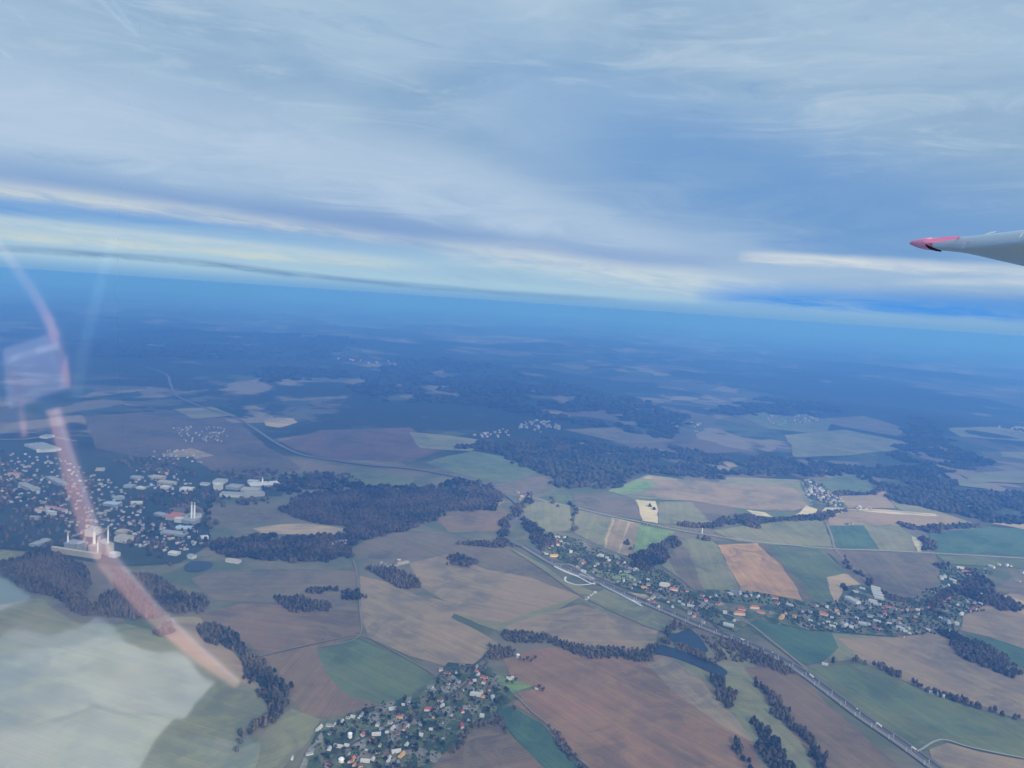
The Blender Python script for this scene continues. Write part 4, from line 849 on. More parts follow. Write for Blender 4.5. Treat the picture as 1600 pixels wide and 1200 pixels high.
HL = [
 # big plant east of the town
 (332, 756, 349, 757, 60, 12, 'white', 'pale', 'pale hall at the north-west corner of the large eastern factory'),
 (333, 766, 342, 767, 35, 26, 'white', 'white', 'tall bright white tower hall on the western end of the eastern factory'),
 (343, 775, 380, 777, 45, 10, 'white', 'pale', 'long low white hall along the front of the eastern factory'),
 (381, 777, 414, 774, 45, 10, 'cream', 'pale', 'cream front hall joining the long white hall of the eastern factory'),
 (352, 764, 372, 766, 60, 11, 'pale', 'pale', 'broad grey-white hall in the middle of the eastern factory'),
 (376, 768, 402, 770, 50, 10, 'grey', 'cream', 'middle hall with a cream roof inside the eastern factory'),
 (392, 763, 438, 760, 70, 10, 'pale', 'white', 'largest pale hall at the eastern tip of the eastern factory'),
 (386, 755, 402, 756, 40, 9, 'pale', 'grey', 'small grey-roofed hall at the back of the eastern factory, by the lone chimney'),
 (312, 758, 324, 759, 30, 8, 'white', 'pale', 'isolated small hall west of the eastern factory'),
 (280, 768, 298, 769, 50, 10, 'white', 'white', 'bright white warehouse alone on the dark ground'),
 (245, 755, 268, 758, 40, 8, 'cream', 'cream', 'cream roofed shed row above the bright white warehouse'),
 (234, 747, 252, 749, 40, 8, 'cream', 'cream', 'yellowish shed furthest up among the cream sheds'),
 (250, 763, 262, 764, 30, 8, 'white', 'white', 'small white shed beneath the cream shed row'),
 (203, 748, 216, 750, 35, 9, 'pale', 'pale', 'pale block on the slope west of the cream sheds'),
 (192, 762, 206, 763, 40, 8, 'pale', 'pale', 'low grey-white hall west of the small white shed'),
 (213, 764, 224, 765, 25, 7, 'white', 'white', 'narrow white shed beside the low grey-white hall'),
 # heating plant with twin chimneys
 (258, 812, 276, 814, 60, 14, 'cream', 'red', 'red-roofed boiler hall of the twin-chimney plant'),
 (272, 816, 283, 817, 30, 14, 'white', 'white', 'bright white annex beside the red-roofed boiler hall'),
 (284, 817, 302, 820, 40, 12, 'pale', 'pale', 'pale front hall below the twin chimneys'),
 (304, 812, 315, 808, 45, 14, 'white', 'pale', 'pale hall east of the twin chimneys'),
 (240, 805, 254, 809, 30, 8, 'pale', 'pale', 'low pale shed west of the twin-chimney plant'),
 (272, 829, 296, 830, 40, 8, 'pale', 'blue', 'bluish-roofed hall south of the twin-chimney plant'),
 (250, 835, 286, 839, 35, 8, 'pale', 'pale', 'long pale roof south of the bluish-roofed hall'),
 (315, 844, 326, 843, 30, 8, 'white', 'white', 'white shed at the foot of the wooded slope'),
 # works on the terrace
 (80, 863, 153, 874, 14, 17, 'cream', 'cream', 'long pale retaining wall carrying the chimney works'),
 (100, 859, 116, 862, 40, 24, 'pale', 'pale', 'grey-white process building on the western part of the works terrace'),
 (118, 863, 125, 864, 30, 30, 'pale', 'grey', 'narrow grey tower building on the works terrace'),
 (132, 838, 146, 839, 50, 22, 'white', 'pale', 'pale hall behind the works terrace'),
 (138, 868, 148, 870, 30, 34, 'pale', 'cream', 'tall cream block in the middle of the works terrace'),
 (152, 862, 166, 868, 25, 36, 'cream', 'cream', 'tall cream silo block between the two big chimneys'),
 (169, 870, 179, 872, 25, 12, 'white', 'white', 'bright white shed at the eastern end of the works terrace'),
 (178, 846, 196, 849, 40, 16, 'white', 'cream', 'cream-roofed hall north-east of the works terrace'),
 (180, 836, 192, 838, 35, 14, 'cream', 'cream', 'tan hall behind the cream-roofed hall'),
 (58, 855, 80, 846, 30, 8, 'pale', 'pale', 'low pale shed row west of the works terrace'),
 # town blocks
 (38, 697, 66, 707, 90, 11, 'white', 'pale', 'huge white warehouse at the far western edge of the town'),
 (57, 707, 88, 706, 40, 10, 'white', 'white', 'white loading hall in front of the huge warehouse'),
 (62, 684, 74, 685, 60, 10, 'white', 'pale', 'pale hall beyond the huge warehouse'),
 (12, 744, 30, 745, 20, 14, 'cream', 'red', 'red-roofed housing block in the western town'),
 (28, 760, 46, 768, 30, 14, 'cream', 'pale', 'yellowish housing block west of the town centre'),
 (46, 768, 60, 767, 25, 14, 'pale', 'pale', 'pale housing block joined to the yellowish one'),
 (72, 750, 92, 760, 30, 14, 'pale', 'pale', 'pale slab block in the town centre'),
 (54, 801, 66, 802, 14, 16, 'white', 'red', 'red-roofed white slab block, western of the trio'),
 (70, 797, 84, 799, 14, 16, 'white', 'red', 'red-roofed white slab block, northern of the trio'),
 (86, 800, 101, 803, 14, 16, 'white', 'red', 'red-roofed white slab block, eastern of the trio'),
 (72, 804, 84, 806, 14, 14, 'white', 'white', 'white slab block in front of the red-roofed trio'),
 (46, 812, 60, 813, 14, 12, 'pale', 'pale', 'low pale block south-west of the red-roofed trio'),
 (160, 790, 182, 792, 40, 9, 'pale', 'blue', 'bluish-roofed market hall east of the town centre'),
 (178, 782, 195, 780, 40, 9, 'pale', 'pale', 'pale hall north of the bluish-roofed market hall'),
 (204, 788, 222, 788, 18, 9, 'white', 'white', 'long narrow white hall on open ground between town and plants'),
 (150, 736, 163, 736, 20, 12, 'cream', 'cream', 'cream block on the northern rim of the town'),
 (352, 877, 372, 880, 20, 6, 'white', 'cream', 'cream farm shed at the southern edge of the big wood'),
 (262, 867, 275, 869, 25, 8, 'white', 'white', 'bright white shed north-west of the town pond'),
 (292, 871, 300, 873, 20, 8, 'white', 'pale', 'small white building just north of the town pond'),
 (618, 884, 640, 879, 20, 2, 'cream', 'cream', 'bare pale quarry slab on the hill clearing'),
 (510, 852, 534, 855, 14, 6, 'white', 'red', 'row of white buildings in the clearing of the big wood'),
]
for h_ in HL:
    w_ = 'block' in h_[8]
    hall(*h_, name='housing_block' if 'housing block' in h_[8] or 'slab block' in h_[8] else 'factory_hall', cat='block' if w_ else 'hall', saw=h_[4] >= 45)
chimney(410, 757, 747, 3, 'thin lone chimney behind the large eastern factory')
chimney(299, 815, 788, 3, 'western one of the pale twin chimneys')
chimney(303.5, 815, 788.5, 3, 'eastern one of the pale twin chimneys')
chimney(106, 858, 838, 2.8, 'thin grey chimney at the western end of the works terrace')
chimney(147, 866, 832, 4, 'stout pale chimney in the middle of the works terrace')
chimney(168.5, 866, 829, 3, 'tall slim white chimney at the eastern end of the works')
chimney(152.5, 869, 848, 2.4, 'short chimney against the tall cream silo block')

# ------------------------------------------------------------------ single trees
def tree_mesh(seed, hh, rad, tint, poplar=False):
    r = random.Random(seed); V = []; Fc = []
    for k in range(110):
        # clumps hang on an uneven set of lobes
        lob = r.randrange(7); la = lob*.9+seed; lz = .35+.5*((lob*37) % 7)/6
        cx, cy, cz = .55*rad*math.cos(la), .55*rad*math.sin(la), hh*lz
        if poplar: cx *= .4; cy *= .4
        d = Vector((r.gauss(0, 1), r.gauss(0, 1), r.gauss(0, 1))).normalized()*r.uniform(.35, 1)
        c = Vector((cx+d.x*rad*.5*(.5 if poplar else 1), cy+d.y*rad*.5*(.5 if poplar else 1), cz+d.z*hh*.17)); sz = rad*r.uniform(.12, .26)
        a = Vector((r.gauss(0, 1), r.gauss(0, 1), r.gauss(0, 1))).normalized(); b_ = a.orthogonal().normalized(); e = a.cross(b_)
        i = len(V)
        V += [c+b_*sz, c+e*sz*.8, c-b_*sz*.9, c-e*sz, c+a*sz*.7]
        Fc += [(i, i+1, i+4), (i+1, i+2, i+4), (i+2, i+3, i+4), (i+3, i, i+4)]
    me = bpy.data.meshes.new('crown'); me.from_pydata([tuple(v) for v in V], [], Fc); me.materials.append(tint)
    B = Box().cyl((0, 0, -.5), (0, 0, hh*.55), rad*.09, rad*.05, 6)
    for k in range(4): B.cyl((0, 0, hh*(.25+.07*k)), (rad*.5*math.cos(k*1.7), rad*.5*math.sin(k*1.7), hh*(.55+.06*k)), rad*.04, rad*.02, 5)
    tk = bpy.data.meshes.new('trunk'); tk.from_pydata(B.v, [], B.f); tk.materials.append(M_bark)
    return me, tk
M_bark = plain('bark', (.09, .07, .055), .95, .1, .3, 2)
M_cr = [plain('dark_evergreen_crown', (.018, .036, .020), .95, .05, .5, .5), plain('green_crown', (.038, .065, .030), .95, .05, .5, .5), plain('bare_brown_crown', (.085, .070, .052), .95, .05, .4, .5), plain('pale_yellow_crown', (.42, .40, .25), .95, .05, .3, .5)]
TR = [tree_mesh(1, 11, 5, M_cr[0]), tree_mesh(2, 9, 4.6, M_cr[1]), tree_mesh(3, 12, 5.4, M_cr[2]), tree_mesh(4, 8, 4, M_cr[0]), tree_mesh(5, 10, 5, M_cr[1]), tree_mesh(6, 10, 4.5, M_cr[3], True)]
def tree(x, y, k, label, group, s=1.0, name='tree'):
    p = at(x, y, G0); e = empty(name, (p.x, p.y, G0-.5), random.uniform(0, 6.28), s)
    link(bpy.data.objects.new('trunk', TR[k][1]), e); link(bpy.data.objects.new('crown', TR[k][0]), e)
    tag(e, label, 'tree', group); return e
VILL = [(480, 1210), (505, 1132), (560, 1112), (640, 1092), (684, 1062), (702, 1038), (760, 1042), (788, 1075), (800, 1088), (770, 1114), (735, 1142), (690, 1178), (640, 1215)]
bpy_houses = [(h_['x'], h_['y']) for h_ in HOUSES]
def clear(x, y, d=6.0): return all(abs(x-a) > d or (y-b_) > 1.5 or (y-b_) < -d for a, b_ in bpy_houses)
n_ = 0; TREES = {}
for x, y, s in scatter(VILL, 420):
    if n_ >= 185 or not clear(x, y, 4.5): continue
    k = random.choice([0, 0, 1, 2, 3, 4])
    kind = {0: 'dark evergreen', 1: 'green leafy', 2: 'bare brown', 3: 'dark evergreen', 4: 'green leafy'}[k]
    e = tree(x, y, k, None, 'garden trees of the lower village', random.uniform(.55, 1.1)); n_ += 1
    nm, lx, ly = min(LM['lower'], key=lambda q: math.hypot(q[1]-x, (q[2]-y)*1.6)); dx, dy = x-lx, (y-ly)*1.6
    rel = ('east of' if dx > 0 else 'west of') if abs(dx) > abs(dy) else ('this side of' if dy > 0 else 'beyond')
    TREES.setdefault((kind, rel, nm), []).append((math.hypot(dx, dy), e))
for (kind, rel, nm), L in TREES.items():
    for i, (_, e) in enumerate(sorted(L, key=lambda q: q[0])): tag(e, f"{kind} garden tree, {'the '+ORD[i] if i else ''}{rel} {nm}", None)
for i in range(52):
    t = i/51; x = 1000+150*t; y = 818+25*t
    tree(x+random.uniform(-1, 1), y+(-2.3 if i % 2 else 2.2), 5, f"pale yellowish avenue tree, {nth(i//2)}from the west on the {'far' if i % 2 else 'near'} side of the terrace road", 'pale avenue trees beside the terrace road', random.uniform(.8, 1.2), 'avenue_tree')
for ti, (x, y) in enumerate(((803, 1110), (812, 1030), (818, 1033), (824, 1031), (830, 1034), (836, 1030), (842, 1076), (848, 1080), (795, 1060), (792, 1068), (800, 1068), (806, 1064))):
    tree(x, y, 2, ['bare brown tree at the top of the teal field', 'bare brown tree touching the lone white tank', 'second bare tree east of the lone white tank', 'third bare tree east of the lone white tank', 'fourth bare tree east of the lone white tank', 'last bare tree in the row east of the lone white tank', 'bare tree right behind the lone field house', 'bare tree on the field side of the lone field house', 'bare tree at the western corner of the light green meadow', 'bare tree on the lower edge of the light green meadow', 'middle bare tree on the light green meadow', 'easternmost bare tree on the light green meadow'][ti], 'bare field-edge trees east of the lower village', random.uniform(.6, 1))
wood('garden_shrubs', [VILL], 9, 2.4, 3.5, ((.030, .048, .028), (.11, .115, .075)), holes=.55)
# the gardens of the other villages
wood('garden_trees', [[(842, 850), (870, 838), (905, 845), (960, 868), (1030, 895), (1085, 924), (1110, 950), (1150, 985), (1060, 948), (1000, 926), (925, 895), (850, 868)],
 [(1090, 925), (1205, 932), (1262, 944), (1320, 942), (1390, 938), (1445, 932), (1470, 914), (1475, 888), (1540, 890), (1540, 930), (1500, 985), (1400, 994), (1260, 984), (1230, 978), (1215, 950), (1100, 935)],
 [(1250, 753), (1265, 749), (1290, 763), (1320, 790), (1290, 792), (1262, 775)]], 13, 3.6, 6, ((.022, .034, .020), (.075, .075, .050)), holes=.42)

# ------------------------------------------------------------------ railway masts, vehicles
M_mast = plain('galvanised_mast', (.62, .62, .60), .5, .5, .1, 1)
def along(P, step, off, start=0):
    out = []; acc = start
    for a, b_ in zip(P, P[1:]):
        L = (b_-a).length; t = (b_-a)/max(L, 1e-6)
        while acc < L: q = a+t*acc; out.append((q+Vector((-t.y, t.x, 0))*off, math.atan2(t.y, t.x))); acc += step
        acc -= L
    return out
mb = Box().cyl((0, 0, -1), (0, 0, 9.5), .5, .35, 6); ab = Box().cyl((0, 0, 7.2), (0, -4.4, 6.6), .12, .1, 5).cyl((0, 0, 8.3), (0, -4.4, 6.8), .08, .08, 5); fb = Box().box(-.7, .7, -.7, .7, -1, .5)
mm = []
for nm, B in (('pole', mb), ('cantilever', ab), ('foundation', fb)):
    me = bpy.data.meshes.new(nm); me.from_pydata(B.v, [], B.f); me.materials.append(M_mast); mm.append(me)
for side in (1, -1):
    k = 0
    for q, a in along(rail, 48, 6.6*side, 20):
        px, py = proj((q.x, q.y, G0))
        if not (860 < px < 1640 and py < 1215): continue
        e = empty('catenary_mast', (q.x, q.y, G0), a+(0 if side > 0 else math.pi)); k += 1
        for me in mm: link(bpy.data.objects.new(me.name.split('.')[0], me), e)
        w_ = 'far' if side > 0 else 'near'
        tag(e, f'slim pale overhead-line mast, {nth(k-1)}from the slip road on the {w_} side of the railway', 'mast', f'masts on the {w_} side of the railway')
M_vwhite = plain('white_vehicle_paint', (.82, .82, .80), .35, .5, .03); M_vred = plain('red_vehicle_paint', (.5, .06, .05), .35, .5, .03); M_vdark = plain('dark_vehicle_paint', (.06, .07, .09), .35, .5, .03); M_rub = plain('tyre_rubber', (.02, .02, .02), .9, .1, .1)
def wheels(xs, w_, r, e):
    for x in xs:
        for s in (-1, 1): Box().cyl((x, s*(w_/2-.3), r), (x, s*w_/2, r), r, r, 10).obj('wheel', M_rub, e)
def lorry(p, a, label, mat):
    e = empty('lorry', (p.x, p.y, G0-.17), a)
    Box().box(-7, 4.6, -1.3, 1.3, 1.2, 4.0).obj('trailer', M_vwhite, e)
    Box().add([(4.9, -1.25, .6), (7.3, -1.25, .6), (7.3, 1.25, .6), (4.9, 1.25, .6), (4.9, -1.2, 3.6), (6.9, -1.2, 3.6), (6.9, 1.2, 3.6), (4.9, 1.2, 3.6)], [(0, 3, 2, 1), (4, 5, 6, 7), (0, 1, 5, 4), (1, 2, 6, 5), (2, 3, 7, 6), (3, 0, 4, 7)]).obj('cab', mat, e)
    wheels((-5.6, -4.3, 3.0, 6.2), 2.5, .5, e); tag(e, label, 'lorry', 'lorries on the motorway')
def car(p, a, label, mat):
    e = empty('car', (p.x, p.y, G0-.17), a)
    Box().box(-2.2, 2.2, -.9, .9, .35, .95).add([(-1.7, -.82, .95), (1.2, -.82, .95), (1.2, .82, .95), (-1.7, .82, .95), (-1.2, -.7, 1.5), (.5, -.7, 1.5), (.5, .7, 1.5), (-1.2, .7, 1.5)], [(4, 5, 6, 7), (0, 1, 5, 4), (1, 2, 6, 5), (2, 3, 7, 6), (3, 0, 4, 7)]).obj('body', mat, e)
    wheels((-1.4, 1.4), 1.8, .33, e); tag(e, label, 'car', 'cars on the motorway')
def on_road(px, py, lane):
    best = min(along(mway, 2, lane), key=lambda q: (proj((q[0].x, q[0].y, G0))[0]-px)**2+(proj((q[0].x, q[0].y, G0))[1]-py)**2); return best
for px, py, lane, kind, mt, lb in ((1264, 1063, 16, 'l', M_vwhite, 'all-white lorry where the road passes the end of the hedge shed'), (1371, 1138, 16, 'l', M_vwhite, 'white lorry alone on the straight road beside the big green field'), (1424, 1179, 16, 'l', M_vred, 'red-cabbed lorry lowest on the road near the track junction'),
    (1300, 1086, 21, 'c', M_vdark, 'dark car on the road between the two white lorries'), (1336, 1112, 21, 'c', M_vwhite, 'white car just before the middle lorry'), (1205, 1024, 21, 'c', M_vwhite, 'white car beside the reed marsh'), (1160, 1004, 16, 'l', M_vdark, 'dark-cabbed lorry beside the teal field'), (1108, 982, 21, 'c', M_vred, 'red car passing the pond corner')):
    p, a = on_road(px, py, lane); (lorry if kind == 'l' else car)(p, a+(math.pi if lane > 18 else 0), lb, mt)
# pale concrete noise walls by the slip roads
def nwall(pts, h, label):
    P = path(pts, 6); B = Box()
    for a, b_ in zip(P, P[1:]):
        t = (b_-a).normalized()*.0; n1 = Vector((-(b_-a).normalized().y, (b_-a).normalized().x, 0))*.25
        vs = [a-n1, b_-n1, b_+n1, a+n1]; B.add([(v.x, v.y, G0-1) for v in vs]+[(v.x, v.y, G0+h) for v in vs], [(0, 1, 5, 4), (1, 2, 6, 5), (2, 3, 7, 6), (3, 0, 4, 7), (4, 5, 6, 7)])
    tag(B.obj('noise_wall', M_white, None), label, 'noise wall', 'white noise walls along the motorway')
nwall([(866, 886), (886, 895), (904, 902)], 2.5, 'western white noise wall above the looping slip road')
nwall([(940, 916), (960, 926), (985, 938), (1001, 944)], 2.5, 'eastern white noise wall on the field side of the motorway')
nwall([(905, 898), (916, 902), (928, 906)], 2.0, 'short white noise wall on the village side of the motorway')
def field_shed(px, py, L, lab):
    house(px, py, 'pale', 'white', 'long', 'out', deg=0, s=L); h_ = HOUSES[-1]; h_['o'].name = 'field_shed'; tag(h_['o'], lab, 'shed')
field_shed(1289, 1038, .7, 'single white shed in the hedge north of the big green field')
for i, (x, y) in enumerate(((1458, 1083), (1470, 1087))): field_shed(x, y, .8, ['western', 'eastern'][i]+' one of two pale sheds in the hedge above the big green field')
# ------------------------------------------------------------------ the aeroplane's own wing
def dirp(px, py, dist): return EYE + ray(px, py)*dist
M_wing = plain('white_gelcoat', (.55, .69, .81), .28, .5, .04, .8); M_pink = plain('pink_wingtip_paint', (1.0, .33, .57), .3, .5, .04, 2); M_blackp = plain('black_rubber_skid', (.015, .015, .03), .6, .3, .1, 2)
# stations from off-frame right to the tip: (upper, nose, lower rear edge) as directions and distances
def station(U, N, T, k=9):
    """closed section: round nose between upper and lower surface"""
    U, N, T = dirp(*U), dirp(*N), dirp(*T)
    pts = []
    c = T-U
    for i in range(k+1):                       # under side, nose -> rear
        t = i/k; bulge = math.sin(math.pi*t)*.04*c.length
        pts.append(N.lerp(T, t)+Vector((0, 0, -bulge*.5)))
    R_ = T+(T-N)*.02+Vector((0, 0, .012)); pts.append(R_)
    for i in range(1, k+1):                    # top, rear -> front
        t = i/k; pts.append(R_.lerp(U, t)+Vector((0, 0, math.sin(math.pi*t)*.05*c.length)))
    for i in range(1, 6):                      # leading edge, top -> nose
        t = i/6; pts.append(U.lerp(N, t)+((U+N)/2-T).normalized()*math.sin(math.pi*t)*.35*(U-N).length)
    return pts
SECS = [((1760, 338, 2.9), (1760, 362, 2.85), (1760, 462, 3.7)),
        ((1680, 350, 3.2), (1680, 372, 3.15), (1680, 438, 3.9)),
        ((1600, 359, 3.6), (1600, 380.5, 3.55), (1600, 416, 4.2)),
        ((1560, 364, 3.9), (1560, 384.5, 3.86), (1560, 407, 4.4)),
        ((1530, 367, 4.1), (1530, 388, 4.07), (1530, 400, 4.5)),
        ((1505, 369.5, 4.3), (1505, 390.5, 4.28), (1505, 394.5, 4.6)),
        ((1480, 370.6, 4.46), (1480, 389.5, 4.44), (1480, 391.5, 4.68)),
        ((1457, 371.3, 4.58), (1457, 388, 4.56), (1457, 391, 4.74))]
TIP = [((1457, 371.3, 4.58), (1457, 388, 4.56), (1457, 391, 4.74)),
       ((1447, 371.6, 4.63), (1447, 386.8, 4.61), (1447, 390.2, 4.77)),
       ((1435, 373, 4.70), (1435, 384.5, 4.69), (1435, 387.5, 4.80)),
       ((1424, 376.5, 4.76), (1424, 380, 4.76), (1424, 383, 4.82)),
       ((1420.5, 379.2, 4.79), (1420.5, 379.8, 4.79), (1420.5, 380.4, 4.81))]
def loft(name, S_, mat, parent):
    rows = [station(*s) for s in S_]; n = len(rows[0]); V = [tuple(p) for r in rows for p in r]; Fc = []
    for j in range(len(rows)-1):
        for i in range(n): Fc.append((j*n+i, j*n+(i+1) % n, (j+1)*n+(i+1) % n, (j+1)*n+i))
    Fc += [tuple(range(n-1, -1, -1)), tuple((len(rows)-1)*n+i for i in range(n))]
    return mesh_obj(name, V, Fc, mat, parent, smooth=False)
p0 = dirp(1490, 380, 4.4)
wg = empty('aircraft_wing', (0, 0, 0))
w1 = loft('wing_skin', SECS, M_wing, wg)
w2 = loft('wingtip', TIP, M_pink, wg)
for o in (w1, w2):
    for p in o.data.polygons: p.use_smooth = len(p.vertices) == 4
def strip(name, pts, dist, wpx, mat, parent):
    V = []; Fc = []
    for i, (x, y) in enumerate(pts):
        a = Vector(pts[min(i+1, len(pts)-1)])-Vector(pts[max(i-1, 0)]); a = Vector((-a.y, a.x)).normalized()*wpx*(math.sin(math.pi*(i+.6)/(len(pts)+.2))+.2)
        for dd in (0, .006): V += [dirp(x+a.x, y+a.y, dist+dd), dirp(x-a.x, y-a.y, dist+dd)]
    for i in range(len(pts)-1):
        a = 4*i; Fc += [(a, a+1, a+5, a+4), (a+2, a+6, a+7, a+3), (a, a+4, a+6, a+2), (a+1, a+3, a+7, a+5)]
    return mesh_obj(name, V, Fc, mat, parent)
M_glint = plain('white_seam_tape', (.85, .86, .86), .3, .5, .02)  # white strips laid on the wing to imitate specular glints
strip('pink_stripe', [(1444, 377), (1452, 376.5), (1462, 375.4), (1475, 373.8), (1486, 372.3), (1500, 370.4)], 4.33, 3.0, M_pink, wg)
strip('tip_skid', [(1446, 382), (1451, 386), (1456, 388.3), (1462, 390.2), (1471, 392.5)], 4.36, 2.0, M_blackp, wg)
strip('seam_tape', [(1540, 366.2), (1547, 363.6), (1557, 361.8)], 3.80, .9, M_glint, wg)
strip('seam_tape', [(1592, 376), (1594, 370), (1599, 363)], 3.50, 1.0, M_glint, wg)
strip('seam_tape', [(1503, 389), (1506, 383), (1512, 377)], 4.20, .5, M_glint, wg)
tag(wg, 'pale grey aeroplane wing with a pink painted tip reaching in at the frame edge', 'aircraft wing')

# ------------------------------------------------------------------ cockpit canopy: clear pane that mirrors what lies behind the camera
PC = Vector((0, .50, H)); PN = Vector((.13, -1.0, -.05)).normalized()
def on_pane(px, py):
    d = ray(px, py); return EYE + d*((PC-EYE).dot(PN)/d.dot(PN))
def mirror(p): return p - PN*(2*(p-PC).dot(PN))
def virt(px, py, dist): return mirror(EYE+ray(px, py)*dist)      # the real place whose image appears in this direction
M_pane = bpy.data.materials.new('acrylic_canopy'); M_pane.use_nodes = True; n = NT(M_pane.node_tree); M_pane.node_tree.nodes.clear()
tr = n.new('ShaderNodeBsdfTransparent'); tr.inputs[0].default_value = (.998, .998, .998, 1)
gl = n.new('ShaderNodeBsdfGlossy'); gl.inputs['Color'].default_value = (.62, .62, .62, 1); gl.inputs['Roughness'].default_value = .045
ad = n.new('ShaderNodeAddShader'); n.put(ad.inputs[0], tr.outputs[0]); n.put(ad.inputs[1], gl.outputs[0])
n.put(n.new('ShaderNodeOutputMaterial').inputs[0], ad.outputs[0])
edge = [(236, -60), (205, 120), (188, 300), (182, 450), (186, 600), (206, 740), (252, 870), (330, 970), (400, 1050), (420, 1100), (405, 1180), (380, 1260)]
cv = [on_pane(-60, y) for y in np.linspace(-60, 1260, len(edge))]
V = []; Fc = []
for a, (x, y) in zip(cv, edge): V += [a, on_pane(x, y)]
for i in range(len(edge)-1): Fc.append((2*i, 2*i+1, 2*i+3, 2*i+2))
pane = mesh_obj('canopy_window', V, Fc, M_pane)
tag(pane, 'clear cockpit canopy pane mirroring a pink strap, a box and a crumpled pale cloth', 'canopy window')
def fabric(name, c, trans=.45, rough=.9):
    m_, n, b = new_mat(name); t = n.new('ShaderNodeTexCoord').outputs['Object']
    colr = n.mix(n.noise(t, 9, 5, .65, .5), tuple(x*.72 for x in c), c)
    n.put(b.inputs['Base Color'], colr); b.inputs['Roughness'].default_value = rough
    tl = n.new('ShaderNodeBsdfTranslucent'); n.put(tl.inputs[0], colr)
    mx = n.new('ShaderNodeMixShader'); mx.inputs[0].default_value = trans; n.put(mx.inputs[1], b.outputs[0]); n.put(mx.inputs[2], tl.outputs[0])
    n.put(m_.node_tree.nodes['Material Output'].inputs[0], mx.outputs[0]); return m_
M_cloth = fabric('pale_cloth', (.52, .53, .52)); M_strap = fabric('pink_webbing', (1.0, .50, .38), .75); M_boxm = fabric('grey_pouch_fabric', (.80, .58, .56), .6); M_edge = fabric('pink_edge', (.80, .45, .40))
M_dark = plain('cockpit_lining', (.004, .004, .004), .95, .01, .2, 2)
def bilin(name, c4, dist4, mat, n=14, bump=.02, seed=0, th=.004):
    """a draped quad between four mirrored corners, with folds and thickness"""
    V = []; Q = [virt(x, y, d) for (x, y), d in zip(c4, dist4)]
    nn = (Q[1]-Q[0]).cross(Q[3]-Q[0]).normalized()
    for lay in (0,):
        for i in range(n+1):
            for j in range(n+1):
                u, v = i/n, j/n; p = Q[0].lerp(Q[1], u).lerp(Q[3].lerp(Q[2], u), v)
                k = bump*(noise.noise(Vector((u*3.2+seed, v*2.2, 1)))*1.6+.6*noise.noise(Vector((u*7+seed, v*6, 4))))
                V.append(p+nn*(k+lay))
    m_ = (n+1)**2; Fc = []
    for i in range(n):
        for j in range(n):
            a = i*(n+1)+j; Fc.append((a, a+1, a+n+2, a+n+1))
    return mesh_obj(name, V, Fc, mat, None, smooth=True)
cl_ = bilin('draped_cloth', [(-260, 1030), (150, 976), (338, 1056), (110, 1300)], [1.75, 1.75, 1.6, 1.15], M_cloth, 24, .028, 2)
tag(cl_, 'crumpled pale cloth mirrored low in the canopy', 'cloth')
cl2 = bilin('folded_paper', [(-80, 885), (8, 905), (48, 934), (-80, 985)], [1.8, 1.8, 1.8, 1.6], M_cloth, 8, .01, 5)
tag(cl2, 'corner of white paper mirrored above the crumpled cloth', 'paper')
cl3 = bilin('folded_sheet', [(150, 1150), (250, 1130), (440, 1180), (300, 1330)], [1.5, 1.5, 1.4, 1.2], fabric('dull_cloth', (.10, .13, .13)), 10, .03, 8)
tag(cl3, 'dull grey-green fold mirrored beside the crumpled cloth', 'cloth')
def webbing(name, pts, dist, mat, parent=None):
    """a flat strap through mirrored points (x, y, width)"""
    P = []; 
    for i in range(len(pts)-1):
        for k in range(5):
            t = k/5; P.append(tuple(a+(b_-a)*t for a, b_ in zip(pts[i], pts[i+1])))
    P.append(pts[-1]); V = []; Fc = []
    for i, (x, y, w_) in enumerate(P):
        a = Vector((P[min(i+1, len(P)-1)][0]-P[max(i-1, 0)][0], P[min(i+1, len(P)-1)][1]-P[max(i-1, 0)][1])); a = Vector((-a.y, a.x)).normalized()*w_/2
        for dd in (0,): V += [virt(x+a.x, y+a.y, dist+dd), virt(x-a.x, y-a.y, dist+dd)]
    for i in range(len(P)-1):
        a = 2*i; Fc.append((a, a+1, a+3, a+2))
    return mesh_obj(name, V, Fc, mat, parent)
M_light = fabric('light_stitching', (.95, .80, .72))
s1 = webbing('shoulder_strap', [(84, 640, 20), (112, 740, 28), (140, 830, 32), (170, 880, 32), (230, 950, 28), (300, 1015, 24), (372, 1070, 14)], 1.45, M_strap)
webbing('edge_binding', [(86, 640, 5), (122, 740, 5), (152, 830, 5), (184, 875, 5), (244, 945, 5), (312, 1012, 5), (374, 1066, 5)], 1.44, M_light, s1)
tag(s1, 'long pink webbing strap mirrored in the canopy from the pouch down to the cloth', 'strap')
s2 = webbing('upper_strap', [(-20, 360, 13), (10, 398, 14), (48, 450, 15), (76, 500, 15), (98, 560, 13), (106, 605, 8)], 1.47, M_strap)
tag(s2, 'thin pink strap mirrored curving down into the pouch', 'strap')
s3 = webbing('hanging_tape', [(14, 570, 10), (30, 610, 10), (38, 682, 8)], 1.47, M_strap)
tag(s3, 'short faint pink tape mirrored hanging below the pouch', 'strap')
bx = bilin('pouch', [(4, 545), (92, 518), (104, 604), (14, 640)], [1.6, 1.5, 1.5, 1.6], M_boxm, 8, .006, 3, .004)
tag(bx, 'boxy grey pouch with a pinkish rim mirrored between the straps', 'pouch')
webbing('rim', [(8, 564, 9), (50, 550, 9), (92, 540, 10)], 1.43, M_light, bx)
# faint glare streak, imitated by an added pale ribbon mirrored in the pane
M_streak = fabric('dull_rail', (.10, .14, .15), .5)
s4 = webbing('window_rail', [(176, 372, 14), (158, 440, 16), (142, 500, 18), (128, 560, 18), (120, 622, 16)], 1.5, M_streak)
tag(s4, 'faint pale rail mirrored as a soft upright streak', 'rail')
